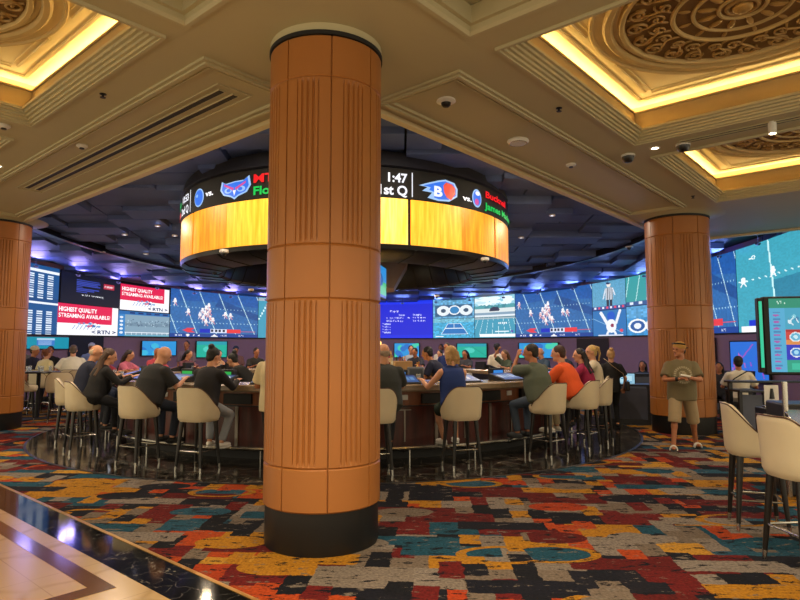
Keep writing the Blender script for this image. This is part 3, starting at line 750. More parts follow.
# smaller televisions under the video wall
def tv_pic(kind):
    if kind == 'menu':
        c = Canvas(60, 30, '0c8fa8'); c.rect(.3, .1, .68, .75, '3a7ac8'); c.rect(.3, .1, .68, .25, 'b0d4ec'); [c.rect(.34, .32+k*.1, .62, .36+k*.1, 'b8d4f0') for k in range(4)]; return c
    if kind == 'green':
        c = Canvas(48, 28, '12b09a'); c.rect(0, 0, 1, .2, '1a9cb0'); c.ell(.4, .5, .2, .2, '4ad0c0'); c.line(.5, .2, 1, .9, .03, '0d8a80'); return c
    if kind == 'purple':
        c = Canvas(50, 50, '2a70d8'); g = random.Random(3); [c.line(g.random(), g.random(), g.random()*.2+.1*k/2, .3+g.random()*.5, .03, 'a050c0') for k in range(2)]
        for k in range(24): x = g.random(); y = .2+g.random()*.6; c.line(x, y, x+.02, y+.18*g.random(), .03, g.choice(['a048c8', 'c060b8', '3a60e0']))
        return c
    c = Canvas(48, 24, '2596dc'); g = random.Random(len(kind)*3); [c.ell(g.random(), g.random(), .12, .2, g.choice(['3ab8e0', '1f70c8', '40d0b0'])) for k in range(9)]; return c
for (x0, x1, z0, z1, kd, lab) in ((18, 68, 2.0, 1.63, 'menu', 'wide teal menu television at the far left under the video wall'),
        (140, 176, 1.92, 1.4, 'blue', 'blue television behind the bald man in black'), (195, 227, 1.93, 1.32, 'green', 'green television under the video wall left of the centre column'),
        (394, 420, 1.88, 1.3, 'bluex', 'blue television behind the bottles on the back bar'), (457, 488, 1.86, 1.3, 'green', 'green television behind the group of women at the bar'),
        (519, 560, 1.87, 1.3, 'bluey', 'blue television behind the bald men on the right of the bar'), (704, 717, 1.95, 1.2, 'bluex', 'narrow blue television peeping out right of the right column'), (732, 772, 1.85, .75, 'purple', 'purple and blue television behind the man in the white shirt')):
    a, c_ = wall_th(x0), wall_th(x1); root = thing('television', lab, 'television', wall_p((a+c_)/2, 0, .05, z0, z1)[:2]+(0,), 0, 'televisions on the purple wall')
    L = root.location
    def loc(p): return (p[0]-L[0], p[1]-L[1], p[2])
    bz = MB(); P, Q = wall_p(a, 0, .06, z0, z1), wall_p(c_, 0, .06, z0, z1); d = Vector((Q[0]-P[0], Q[1]-P[1], 0)); ln = d.length; d.normalize(); nn = Vector((d.y, -d.x, 0))
    mid = Vector(((P[0]+Q[0])/2, (P[1]+Q[1])/2, (z0+z1)/2)); bz.box((mid.x-L[0]-nn.x*-.0, mid.y-L[1], mid.z), (ln, .06, z0-z1), math.atan2(d.y, d.x)); bz.build('bezel', M_black, root, smooth=False)
    cv = tv_pic(kd); i0 = .03
    me = screen_mesh('screen', cv, lambda s, t: tuple(Vector(P)+d*(ln*(i0+(1-2*i0)*s))+nn*.034-Vector(L)*1+Vector((0, 0, (z1-z0)*(i0+(1-2*i0)*t)))), 1.0, 'tv_screen')
    link('screen', me, root, smooth=False)

# ---------------------------------------------------------------- hanging ring with ticker over the bar
RR = 3.5; RZ = (3.35, 4.145, 4.65)
ring = thing('display_ring', 'huge round hanging display with black score ticker above glowing golden panels', 'ring display', (BC[0], BC[1], 0))
def rp(al, z, r=RR): return (r*math.sin(al), -r*math.cos(al), z)
a = MB(); a.lathe([(RR-.02, RZ[1]), (RR, RZ[1]), (RR, RZ[2]), (RR-.05, RZ[2]+.02), (RR-.1, RZ[2]), (RR-.1, RZ[1])], 128, closed=True); a.build('ticker_band', mat('ticker_black', '010102', .8), ring)
a = MB(); a.lathe([(RR-.1, RZ[2]), (RR+.02, RZ[2]+.04), (RR-.05, RZ[2]+.3), (RR-.15, 4.95), (RR-.3, 4.95), (RR-.3, RZ[2])], 96); a.build('hanger_cove', mat('ring_hood', '1b1d28', .5), ring)
a = MB(); pr = [(RR-.03, RZ[1]), (RR-.03, RZ[0]+.02), (RR-.0, RZ[0]), (RR-.02, RZ[0]-.07), (RR-.12, RZ[0]-.13), (2.75, RZ[0]-.19), (2.68, RZ[0]-.15), (2.45, 3.85), (2.5, 4.1)]
a.lathe(pr, 128); a.build('underside', mat('ring_underside', '17171a', .3, .2), ring)
a = MB()
for k in range(30):
    an = 2*PI*k/30; s_, c_ = math.sin(an), -math.cos(an)
    a.tube([(r_*s_, r_*c_, z-.004) for r_, z in pr[3:8]], .012, 6)
a.build('seam', M_black, ring)
def gold_panel(es, c1, c2):
    m = wood('ring_gold_%d' % len(MATS), c1, c2, .4, 3, .25, 6); nt = m.node_tree; b_ = nt.nodes['Principled BSDF']
    cr = [n_ for n_ in nt.nodes if n_.type == 'VALTORGB'][0]; cr.color_ramp.elements[0].position = .35; cr.color_ramp.elements[1].position = .65
    nt.links.new(cr.outputs['Color'], b_.inputs['Emission Color']); b_.inputs['Emission Strength'].default_value = es; return m
gm = [gold_panel(.8, 'f0c040', 'ffe078'), gold_panel(.72, 'e8a020', 'f8c040'), gold_panel(.68, 'c87c10', 'e8a024')]
for k in range(20):
    a0 = 22-36*8+18*k+(.5 if k % 2 == 0 else .12); a1 = 22-36*8+18*(k+1)-(.12 if k % 2 == 0 else .5)
    mid = ((a0+a1)/2+180) % 360-180; b_ = MB(); N = 10
    for i in range(N):
        x0, x1 = R(a0+(a1-a0)*i/N), R(a0+(a1-a0)*(i+1)/N)
        b_.add([rp(x0, RZ[0]+.01, RR+.0), rp(x1, RZ[0]+.01, RR+.0), rp(x1, RZ[1]-.01, RR+.0), rp(x0, RZ[1]-.01, RR+.0), rp(x0, RZ[0]+.01, RR-.03), rp(x1, RZ[0]+.01, RR-.03), rp(x1, RZ[1]-.01, RR-.03), rp(x0, RZ[1]-.01, RR-.03)],
               [(0, 1, 2, 3), (7, 6, 5, 4), (0, 4, 5, 1), (3, 2, 6, 7)])
    b_.build('glowing_panel', gm[0] if -14 < mid < 22 else gm[1] if -40 < mid < 40 else gm[2], ring)
W_ = glow('led_white', 'e8e8f0', 1.3); RD = glow('led_red', 'f01820', 1.2); GN = glow('led_green', '10c050', 1.2); BL = glow('led_blue', '2f6fe0', 1.2); LB = glow('led_pale_blue', 'a0c4f0', 1.1); PK = glow('led_pink', 'd04a90', 1.2); OR = glow('led_orange', 'e8503c', 1.2)
def ring_text(txt, adeg, z, h, m, right=False, wdeg=None, bold=.03):
    V, T = text_tris(txt, bold); k = h/.7; wd = V[:, 0].max()*k; ex = 1
    if wdeg: ex = R(wdeg)*RR/wd; wd *= ex
    s0 = R(adeg)*RR-(wd if right else 0)
    me = bpy.data.meshes.new('ticker_text'); me.from_pydata([rp((s0+x*k*ex)/RR, z+y*k, RR+.026) for x, y in V], [], T); me.materials.append(m); link('ticker_text', me, ring, smooth=False)
def ring_shape(name, pts, m, lift=.012):
    """pts in (deg, z); fan from the centroid"""
    n_ = len(pts); cx = sum(p[0] for p in pts)/n_; cz = sum(p[1] for p in pts)/n_
    me = bpy.data.meshes.new(name); me.from_pydata([rp(R(p[0]), p[1], RR+lift) for p in pts]+[rp(R(cx), cz, RR+lift)], [], [(i, (i+1) % n_, n_) for i in range(n_)]); me.materials.append(m); link(name, me, ring, smooth=False)
def oval(ca, cz, ra, rz, n_=20): return [(ca+ra*math.cos(2*PI*i/n_), cz+rz*math.sin(2*PI*i/n_)) for i in range(n_)]
ring_text('1:47', 21.2, 4.41, .15, W_, True); ring_text('1st Q', 21.2, 4.19, .16, W_, True)
ring_shape('divider', [(22.6, 4.18), (22.9, 4.18), (22.9, 4.6), (22.6, 4.6)], W_)
# charging-animal emblem with a white B, drawn as plain shapes
ring_shape('emblem_outline', [(24.8, 4.4), (28.2, 4.42), (25.8, 4.31), (29, 4.3), (27.5, 4.2), (31, 4.17), (35, 4.19), (38, 4.3), (38.2, 4.44), (37, 4.54), (33.6, 4.57), (31, 4.53), (28, 4.47)], LB)
ring_shape('emblem_fill', [(26, 4.405), (29, 4.43), (28, 4.34), (30, 4.31), (29.6, 4.22), (31.3, 4.2), (34.7, 4.22), (37.4, 4.31), (37.5, 4.43), (36.5, 4.51), (33.6, 4.54), (31, 4.5), (28.5, 4.45)], BL, .016)
ring_shape('emblem_head', [(33, 4.34), (34, 4.25), (35.6, 4.22), (37.2, 4.34), (37.2, 4.44), (36, 4.5), (33.8, 4.52), (32.8, 4.46)], OR, .02)
ring_text('B', 29.4, 4.25, .17, W_, False, 3, .04)
ring_text('vs.', 40.2, 4.27, .09, W_, False, 3.8)
ring_shape('emblem_outline', oval(46.8, 4.37, 2.3, .17), LB); ring_shape('emblem_fill', oval(46.8, 4.37, 1.9, .14), BL, .016); ring_shape('emblem_head', oval(46.6, 4.3, 1, .06), PK, .02); ring_shape('emblem_head', oval(47, 4.46, 1.1, .04), W_, .02)
ring_text('Bucknell', 51, 4.44, .12, RD, False, 17); ring_text('James Madison', 51, 4.22, .12, GN, False, 28)
ring_text('MTSU', -22.3, 4.42, .14, RD, False, 12); ring_text('Florida Atlantic', -22.3, 4.21, .14, GN, False, 27)
def owl(ca, cz):
    o_ = [(ca-5.2, cz+.15), (ca-3.6, cz+.1), (ca, cz+.12), (ca+3.6, cz+.12), (ca+5.2, cz+.19), (ca+5.8, cz+.02), (ca+4.4, cz-.1), (ca+1.4, cz-.15), (ca, cz-.2), (ca-1.4, cz-.15), (ca-4.4, cz-.1), (ca-5.8, cz+.0)]
    ring_shape('emblem_outline', o_, LB); ring_shape('emblem_fill', [(ca+(p[0]-ca)*.88, cz+(p[1]-cz)*.84) for p in o_], BL, .015)
    for s_ in (-1, 1):
        ring_shape('emblem_brow', [(ca+s_*.2, cz+.0), (ca+s_*4.2, cz+.1), (ca+s_*4.0, cz+.06), (ca+s_*.6, cz-.04)], PK, .02)
        ring_shape('emblem_eye', oval(ca+s_*2.4, cz-.03, 1.5, .05), LB, .018); ring_shape('emblem_pupil', oval(ca+s_*2.2, cz-.03, .8, .03), BL, .022)
    ring_shape('emblem_beak', [(ca-.6, cz-.04), (ca+.6, cz-.04), (ca, cz-.14)], W_, .02)
owl(-28.9, 4.38)
ring_text('vs.', -41.5, 4.34, .1, W_, False, 3.8)
ring_shape('emblem_outline', oval(-45.9, 4.37, 3, .17), LB); ring_shape('emblem_fill', oval(-45.9, 4.37, 2.6, .145), BL, .016); ring_shape('emblem_head', oval(-46.9, 4.41, .6, .03), LB, .02)
ring_shape('divider', [(-52.6, 4.18), (-52.2, 4.18), (-52.2, 4.6), (-52.6, 4.6)], W_)
ring_text('10:53', -53.4, 4.42, .13, W_, True, 8); ring_text('2nd Q', -53.4, 4.2, .14, W_, True, 9)
ring_text('State', -64, 4.42, .13, GN, True, 10); ring_text('Tech', -64, 4.2, .13, RD, True, 10)
# middle of the ring : soffit and the faceted drum carrying televisions
a = MB(); a.lathe([(0, 4.05), (2.5, 4.05), (2.5, 4.15), (0, 4.15)], 64); a.build('inner_soffit', mat('ring_soffit', '8a6a44', .6), ring)
a = MB(); a.lathe([(0, 2.92), (1.1, 2.92), (1.42, 3.45), (1.45, 4.05), (0, 4.05)], 8, a0=PI/8, a1=PI/8+2*PI); a.build('drum', mat('drum_taupe', '7d6a60', .55), ring, smooth=False)
a = MB(); a.lathe([(0, 4.9), (3.2, 4.9), (3.2, 6.0), (0, 6.0)], 48); a.build('hanger_core', M_tileb, ring)
a = MB()
for al, z in ((-41, 0), (-53, 0), (36, 0), (8, 0)): pass
for (x, v, c_) in ((224, 252, 0), (215, 272, 1), (251, 291, 2), (485, 260, 3), (437, 297, 4)):
    X, Y = bp(x, v, 3.19 if v < 285 else 3.17); l_ = thing('dome_camera', ['small white dome camera under the ring left of the centre column', 'small white dome camera under the left rim of the ring, nearest the video wall', 'small dome camera on the far left underside of the ring', 'small white dome camera under the right rim of the ring', 'small dome camera on the far right underside of the ring'][c_], 'security camera', (X, Y, 3.2), 0, 'dome cameras under the ring')
    q = MB(); q.lathe([(0, .03), (.07, .03), (.075, -.015), (.05, -.03), (0, -.03)], 20); q.build('housing', M_white, l_)
    q = MB(); q.lathe([(.045, -.03), (.04, -.055), (.02, -.07), (0, -.073)], 16); q.build('dome', M_dark, l_)
def hang_tv(al, lab):
    x, y = BC[0]+.74, BC[1]-1.42; root = thing('hanging_television', lab, 'television', (x, y, 2.62), al, None)
    q = MB(); q.box((0, 0, .34), (1.15, .06, .68)); q.build('bezel', M_black, root, bevel=.01)
    q = MB(); q.box((0, .14, .42), (.12, .24, .1)); q.build('mount_arm', M_char, root)
    c = Canvas(60, 36, '2c8fd8'); c.rect(0, .5, 1, 1, '28b048'); c.ell(.5, .45, .2, .2, '1f5fa8'); c.ell(.2, .3, .1, .1, '60c0e8'); c.rect(0, .92, 1, 1, '1a3f8c')
    me = screen_mesh('screen', c, lambda s, t: (-.55+1.1*s, -.032, .65-.62*t), 1.0, 'tv_screen'); link('screen', me, root, smooth=False)
for k, lab in ((80, 'television on the drum over the bar, showing just right of the centre column'),):
    hang_tv(R(k), lab)
# ---------------------------------------------------------------- the bar
def cp(al, r, z=0):      # point on a circle round the bar centre ; al measured from the side nearest the camera
    return (BC[0]+r*math.sin(al), BC[1]-r*math.cos(al), z)
bar = thing('bar_counter', 'big round bar counter with stone top and dark red wood panelled front', 'bar counter', (BC[0], BC[1], 0))
a = MB(); a.lathe([(4.68, 1.0), (4.7, 1.02), (4.7, 1.085), (4.68, 1.1), (3.95, 1.1), (3.93, 1.08), (3.93, 1.0)], 160, closed=True); a.build('countertop', M_stone, bar)
a = MB(); a.lathe([(4.42, .78), (4.42, 1.0), (4.0, 1.0), (4.0, .78)], 160, closed=True); a.build('upper_band', M_barwood2, bar, smooth=True)
a = MB(); a.lathe([(4.45, .14), (4.45, .775), (4.0, .775), (4.0, .14)], 160, closed=True); a.build('front_panel', M_barwood, bar)
a = MB(); a.lathe([(4.47, .77), (4.47, .785), (4.44, .785), (4.44, .77)], 160, closed=True); a.build('panel_rail', M_char, bar)
a = MB(); a.lathe([(4.36, 0), (4.36, .14), (4.05, .14), (4.05, 0)], 128, closed=True); a.build('toe_kick', M_black, bar)
a = MB(); a.lathe([(3.99, .02), (3.99, .99), (3.94, .99), (3.94, .02)], 128, closed=True); a.build('inner_cabinet', M_char, bar)
a = MB(); N = 160
a.tube([(4.72*math.sin(2*PI*i/N), -4.72*math.cos(2*PI*i/N), .21) for i in range(N)], .028, 8, closed=True); a.build('foot_rail', M_chrome, bar)
strip_m = mat('steel_strip', '8c857c', .3, .9)
NS = 28; SA = 2*PI/NS
for k in range(NS):
    al = k*SA+R(3); an = al
    if abs(((math.degrees(al)+180) % 360)-180) > 110: continue
    def loc(al_, r, z): return (r*math.sin(al_), -r*math.cos(al_), z)
    q = MB(); q.box(loc(al, 4.46, .49), (.022, .012, .46), al); q.box(loc(al, 4.46, .72), (.2, .012, .012), al); q.build('steel_inlay', strip_m, bar, smooth=False)
    q = MB(); q.box(loc(al+SA/2, 4.462, .46), (.05, .02, .62), al+SA/2); q.build('steel_upright', strip_m, bar, smooth=False)
    q = MB(); q.cone(loc(al, 4.38, .1), loc(al, 4.72, .2), .012, n=8); q.cone(loc(al, 4.72, .0), loc(al, 4.72, .2), .012, n=8); q.build('rail_bracket', M_chrome, bar)
    q = MB(); q.box(loc(al, 4.425, .9), (.12, .012, .075), al); q.build('power_outlet', M_white, bar, smooth=False, bevel=.003)
    q = MB(); q.box(loc(al+SA*.5, 4.44, .88), (.46, .07, .15), al+SA*.5); q.build('terminal_case', M_black, bar, smooth=False, bevel=.006)

# stools
def stool_mesh():
    P = {}
    n = 26; a = MB(); vs = []; amax = R(104)
    def pt(an, t, off):
        top = 1.11-.34*max(0, (abs(an)-R(22))/(amax-R(22)))**1.7; z = .655+(top-.655)*t
        sp = 1+.10*t; k = (.255-off)*sp
        ex = .75; s_, c_ = math.sin(an), math.cos(an)
        x = k*math.copysign(abs(s_)**ex, s_); y = -(.235-off)*sp*math.copysign(abs(c_)**ex, c_)
        if t < .12: x *= .93+.07*t/.12; y *= .93+.07*t/.12
        return (x, y, z)
    ts = [0, .05, .12, .3, .5, .7, .88, .97, 1.0]
    for i in range(n+1):
        an = -amax+2*amax*i/n
        for t in ts: vs.append(pt(an, t, .006 if t > .99 or t == 0 else 0))
        for t in reversed(ts): vs.append(pt(an, t, .042 if t > .99 or t == 0 else .05))
    m = 2*len(ts); fs = [(i*m+k, (i+1)*m+k, (i+1)*m+(k+1) % m, i*m+(k+1) % m) for i in range(n) for k in range(m)]+[tuple(range(m)), tuple(n*m+k for k in range(m-1, -1, -1))]
    a.add(vs, fs); P['backrest'] = a.mesh('backrest', [M_cream])
    a = MB(); a.tube([pt(-amax+2*amax*i/40, 1.0, .0) for i in range(41)], .006, 6); P['piping'] = a.mesh('piping', [M_pipe])
    a = MB(); pr = []
    vs = []; N = 32; lv = [(.66, .88), (.69, .97), (.75, 1.0), (.785, .97), (.8, .86), (.805, .5)]
    for z, k in lv:
        for i in range(N):
            th = 2*PI*i/N; c_, s_ = math.cos(th), math.sin(th)
            vs.append((.225*k*math.copysign(abs(c_)**.6, c_), .02+.235*k*math.copysign(abs(s_)**.6, s_), z))
    fs = [(j*N+i, j*N+(i+1) % N, (j+1)*N+(i+1) % N, (j+1)*N+i) for j in range(len(lv)-1) for i in range(N)]+[tuple(range(N-1, -1, -1)), tuple((len(lv)-1)*N+i for i in range(N))]
    a.add(vs, fs); P['seat'] = a.mesh('seat', [M_cream])
    P['legs'] = []
    for sx in (-1, 1):
        for sy in (-1, 1):
            top = Vector((sx*.15, sy*.15+.0, .66)); bot = Vector((sx*.2, sy*.2, 0)); f = top.lerp(bot, .89)
            a = MB(); a.cone(f, top, .018, .031, 14); b_ = MB(); b_.cone(bot, f, .014, .0185, 14); P['legs'].append((a.mesh('leg', [M_leg]), b_.mesh('ferrule', [M_chrome])))
    a = MB(); q = [(.18*sx, .18*sy, .27) for sx, sy in ((-1, -1), (1, -1), (1, 1), (-1, 1))]; q = [(x, y+.0, z) for x, y, z in q]
    for i in range(4): a.cone(q[i], q[(i+1) % 4], .010, n=8)
    P['footrest'] = a.mesh('footrest', [M_chrome]); return P
SP = stool_mesh()
def stool(lab, x, y, rz, group='cream bar stools around the round bar'):
    r_ = thing('bar_stool', lab, 'bar stool', (x, y, 0), rz, group)
    link('seat', SP['seat'], r_); link('backrest', SP['backrest'], r_); link('piping', SP['piping'], r_); link('footrest', SP['footrest'], r_)
    for m1, m2 in SP['legs']: l_ = link('leg', m1, r_); link('ferrule', m2, l_)
    return r_
def face_c(al): return al     # rotation that turns +Y towards the bar centre

# ---------------------------------------------------------------- people
def ik(a, t, l1, l2, hint):
    a, t = Vector(a), Vector(t); d = t-a; L = min(d.length, (l1+l2)*.995); d.normalize()
    h = Vector(hint); h = (h-d*h.dot(d)).normalized(); c_ = (l1*l1+L*L-l2*l2)/(2*l1*L); c_ = max(-1, min(1, c_)); s_ = math.sqrt(1-c_*c_)
    return a+d*(l1*c_)+h*(l1*s_), a+d*L
def remesh(mb, vox, it=4):
    me = mb.mesh('tmp'); o = bpy.data.objects.new('tmp', me); COL.objects.link(o)
    r_ = o.modifiers.new('r', 'REMESH'); r_.mode = 'VOXEL'; r_.voxel_size = vox
    s_ = o.modifiers.new('s', 'SMOOTH'); s_.iterations = it; s_.factor = .5
    dg = bpy.context.evaluated_depsgraph_get(); out = bpy.data.meshes.new_from_object(o.evaluated_get(dg)); bpy.data.objects.remove(o); bpy.data.meshes.remove(me)
    return out
def remesh_obj(name, mb, m, parent, vox, it=4):
    me = remesh(mb, vox, it); me.materials.clear(); me.materials.append(m); me.name = name
    o = bpy.data.objects.new(name, me); COL.objects.link(o); o.parent = parent
    me.polygons.foreach_set('use_smooth', [True]*len(me.polygons)); return o
HS = 1.07
def person(lab, pos, rz, seat=None, H=1.75, lean=0, yaw=0, pitch=0, roll=0, hands=None, fat=1.0, shirt='303030', sleeve='short', pants='26304a', plen='long', shoe='202020',
           hair='short', hc='20160f', skin=0, vox=.014, feet=None, group=None, kn=None, female=False, floor=0.0, elb=None, capc=None, stool_foot=None):
    k = H/1.75; root = thing('person', lab, 'person', (pos[0], pos[1], floor), rz, group)
    L = R(lean); t = Vector((0, math.sin(L), math.cos(L))); f = Vector((0, math.cos(L), -math.sin(L))); rt = Vector((1, 0, 0)); Rt = Matrix((rt, f, t)).transposed()
    pz = (seat+.09*k) if seat is not None else .93*k
    pel = Vector((0, 0, pz)); nb = pel+t*.5*k; sh = .165*k*(.92 if female else 1); fem = .9 if female else 1
    waist = pel+t*.2*k; chest = pel+t*.34*k
    def torso(m, g):
        m.ell(pel+t*.0, (.165*fat*k+g, .115*fat*k+g, .13*k+g), Rt, 18, 12)
        m.ell(waist+f*.01*fat, (.14*fat*k*fem+g, (.1*fat+.0)*k+g, .16*k+g), Rt, 18, 12)
        m.ell(chest, (.16*fat**.5*k*fem+g, .112*fat**.7*k+g, .17*k+g), Rt, 18, 12)
        m.ell(pel+t*.42*k, (sh*1.02+g, .075*k+g, .06*k+g), Rt, 18, 10)
        for s_ in (-1, 1): m.cone(nb-t*.015, pel+t*.42*k+rt*s_*sh, .046*k+g*1.3, .048*k+g*1.1, 12)
        if fat > 1.1: m.ell(waist+f*.07*fat-t*.02, (.12*fat*k+g, .09*fat*k+g, .14*k+g), Rt, 16, 10)
        if female:
            for s_ in (-1, 1): m.ell(chest+rt*.065*s_+f*.085-t*.02, (.06+g, .055+g, .06+g), Rt, 12, 8)
    hq = Matrix.Rotation(R(yaw), 3, 'Z') @ Matrix.Rotation(R(-pitch-lean*.35), 3, 'X') @ Matrix.Rotation(R(roll), 3, 'Y')
    hc_ = nb+t*.05*k+hq @ Vector((0, .02, .13))*k
    k0 = k; k = k*HS
    def hp(x, y, z): return hc_+hq @ Vector((x, y, z))*k0*HS
    body = MB(); torso(body, -.004)
    body.cone(nb-t*.06, hp(0, -.012, -.04), .062*k, .052*k, 14)
    body.ell(hc_+hq @ Vector((0, 0, .02))*k, (.074*k, .094*k, .098*k), hq, 20, 14)
    body.ell(hp(0, .025, -.055), (.055*k, .062*k, .065*k), hq, 14, 10)
    body.cone(hp(0, .088, .02), hp(0, .116, -.024), .009*k, .018*k, 8); body.ell(hp(0, .1, -.028), (.018*k, .02*k, .012*k), hq, 8, 6)
    body.ell(hp(0, .078, -.088), (.026*k, .02*k, .018*k), hq, 8, 6); body.ell(hp(0, .086, .036), (.055*k, .014*k, .012*k), hq, 10, 6)
    for s_ in (-1, 1): body.ell(hp(s_*.077, -.004, -.005), (.011*k, .02*k, .032*k), hq, 8, 6)
    k = k0
    # arms
    if hands is None: hands = ((-.24, .06, pz-.12), (.24, .06, pz-.12))
    arms = []
    for i, s_ in enumerate((-1, 1)):
        S = pel+t*.425*k+rt*s_*(sh+.02*fat); hint = (elb[i] if elb else (s_*.6, -.3, -1)); E, W = ik(S, hands[i], .285*k, .25*k, hint); arms.append((S, E, W))
        body.cone(S, E, .05*k*fat**.4, .038*k, 12); body.ell(S, .054*k*fat**.4, None, 12, 8); body.ell(E, .038*k, None, 10, 7); body.cone(E, W, .04*k, .026*k, 12); body.ell(W, .027*k, None, 8, 6)
        d = (W-E).normalized(); pn = d.cross(Vector((0, 0, 1))); pn = pn.normalized() if pn.length > .1 else Vector((1, 0, 0)); up = pn.cross(d)
        Rh = Matrix((pn, d, up)).transposed(); body.ell(W+d*.05*k, (.038*k, .05*k, .017*k), Rh, 12, 8)
        for q, (o_, ln) in enumerate(((-.028, .062), (-.010, .074), (.010, .07), (.027, .055))):
            b0 = W+d*.085*k+pn*o_*k; b1 = b0+(d*.55*ln+pn*o_*.25-up*.008)*k; b2 = b1+(d*.35*ln-up*.028)*k; rr = max(.0095, vox*.72)
            body.cone(b0-d*.02, b1, rr*1.05, rr, 8); body.ell(b1, rr, None, 8, 6); body.cone(b1, b2, rr, rr*.85, 8)
        b0 = W+d*.03*k-pn*s_*.034*k; b1 = b0+(d*.035-pn*s_*.03)*k; b2 = b1+(d*.03-up*.01)*k; rr = max(.011, vox*.75); body.cone(b0, b1, rr*1.1, rr, 8); body.ell(b1, rr, None, 8, 6); body.cone(b1, b2, rr, rr*.85, 8)
    # legs
    if feet is None: feet = ((-.11, .36, floor*0+(stool_foot if stool_foot is not None else .3)), (.11, .36, (stool_foot if stool_foot is not None else .3))) if seat is not None else ((-.1, 0, 0), (.1, 0.02, 0))
    legs = []
    for i, s_ in enumerate((-1, 1)):
        Hj = pel+rt*s_*.088*k*fat**.3-Vector((0, 0, .02)); ft = Vector(feet[i]); ank = ft+Vector((0, 0, .085)); hint = kn[i] if kn else ((s_*.25, 1, .7) if seat is not None else (s_*.05, 1, 0))
        K, A_ = ik(Hj, ank, .43*k, .42*k, hint); legs.append((Hj, K, A_))
        fk = fat**.45
        body.ell(Hj, .08*k*fk, None, 12, 8); body.cone(Hj, K, .08*k*fk, .052*k, 14); body.ell(K, .052*k, None, 12, 8); body.ell(K.lerp(A_, .3), (.055*k, .055*k, .09*k), None, 12, 8); body.cone(K, A_, .05*k, .035*k, 12)
        fd = Vector((s_*.18, 1, 0)).normalized(); Rf = Matrix((Vector((fd.y, -fd.x, 0)), fd, Vector((0, 0, 1)))).transposed()
        body.ell(A_+fd*.07*k-Vector((0, 0, .045)), (.038*k, .115*k, .03*k), Rf, 12, 8); body.cone(A_, A_-Vector((0, 0, .05)), .036*k, .036*k, 10)
        if shoe:
            q = MB(); c_ = A_+fd*.06*k-Vector((0, 0, .04)); q.ell(c_, (.05*k, .14*k, .042*k), Rf, 14, 8); q.ell(A_-Vector((0, 0, .035)), (.05*k, .06*k, .045*k), Rf, 12, 8)
            so = MB(); so.ell(c_-Vector((0, 0, .028)), (.052*k, .145*k, .018), Rf, 14, 6)
            sh_ = remesh_obj('shoe', q, cloth(shoe), root, .012, 2); so.build('sole', M_white if shoe in ('e0dcd6', 'd8d4cc') else M_black, sh_)
    remesh_obj('body', body, M_skin[skin], root, vox, 3)
    # clothes
    g = .02
    q = MB(); torso(q, g)
    st = [(-.14 if seat is None else -.03, .168, .125, 0), (-.05, .17, .13, 0), (.06, .166, .128, .01), (.16, .16, .124, .018), (.27, .162, .124, .012), (.36, .168, .118, 0), (.43, .165, .095, 0), (.475, .12, .075, 0), (.5, .06, .05, 0)]
    vs = []; NN = 24
    for j, (h_, rx, ry, sf) in enumerate(st):
        ff = fat if j < 5 else fat**.5; rx *= ff*fem; ry *= ff; c_ = pel+t*h_*k+f*sf*(fat-.6)*1.6
        for i in range(NN): th = 2*PI*i/NN; vs.append(c_+rt*(rx*k+g)*math.cos(th)+f*(ry*k+g)*math.sin(th))
    q.add(vs, [(j*NN+i, j*NN+(i+1) % NN, (j+1)*NN+(i+1) % NN, (j+1)*NN+i) for j in range(len(st)-1) for i in range(NN)]+[tuple(range(NN-1, -1, -1)), tuple((len(st)-1)*NN+i for i in range(NN))])
    q.ell(nb-t*.02, (.075*k, .07*k, .035*k), Rt, 12, 8)
    for S, E, W in arms:
        if sleeve == 'none': continue
        q.ell(S, .062*k*fat**.4+g*.4, None, 12, 8)
        if sleeve == 'short': q.cone(S, S.lerp(E, .8), .064*k*fat**.4+g*.4, .07*k*fat**.4+g*.4, 16)
        else: q.cone(S, E, .062*k*fat**.4+g*.3, .048*k+g*.3, 14); q.ell(E, .05*k+g*.3, None, 12, 8); q.cone(E, E.lerp(W, .96), .05*k+g*.3, .036*k+g*.3, 14)
    sh_o = remesh_obj('top' if sleeve == 'none' else 'shirt', q, cloth(shirt), root, max(vox, .013), 2)
    q = MB(); q.ell(pel-t*.01, (.165*fat*k+g*.8, .115*fat*k+g*.8, .12*k+g*.4), Rt, 16, 10)
    for Hj, K, A_ in legs:
        fk = fat**.45
        q.ell(Hj, .09*k*fk, None, 12, 8)
        if plen == 'long': q.cone(Hj, K, .09*k*fk, .066*k, 14); q.ell(K, .066*k, None, 12, 8); q.cone(K, K.lerp(A_, .94), .066*k, .054*k, 14)
        elif plen == 'knee': q.cone(Hj, K, .1*k*fk, .1*k, 16); q.cone(K, K.lerp(A_, .16), .1*k, .1*k, 16)
        else: q.cone(Hj, Hj.lerp(K, .98 if seat is None else .8), .095*k*fk, .1*k, 16)
    remesh_obj('trousers' if plen == 'long' else 'shorts', q, cloth(pants), root, max(vox, .013), 2)
    # hair
    k = k0*HS; hm = hairm(hc); q = MB(); C0 = hp(0, -.018, .03)
    if hair in ('short', 'long', 'bun', 'pony', 'bob', 'cap', 'fringe', 'nape'):
        if hair == 'nape': q.ell(hp(0, -.055, -.02), (.066*k, .05*k, .05*k), hq, 12, 8)
        elif hair == 'fringe':
            for s_ in (-1, 1): q.ell(hp(s_*.062, -.035, .0), (.016*k, .045*k, .045*k), hq, 10, 8)
            q.ell(hp(0, -.075, -.01), (.06*k, .025*k, .045*k), hq, 12, 8)
        else:
            q.ell(hp(0, -.022, .04), (.084*k, .096*k, .092*k), hq, 18, 12); q.ell(hp(0, -.05, -.015), (.07*k, .058*k, .07*k), hq, 14, 10)
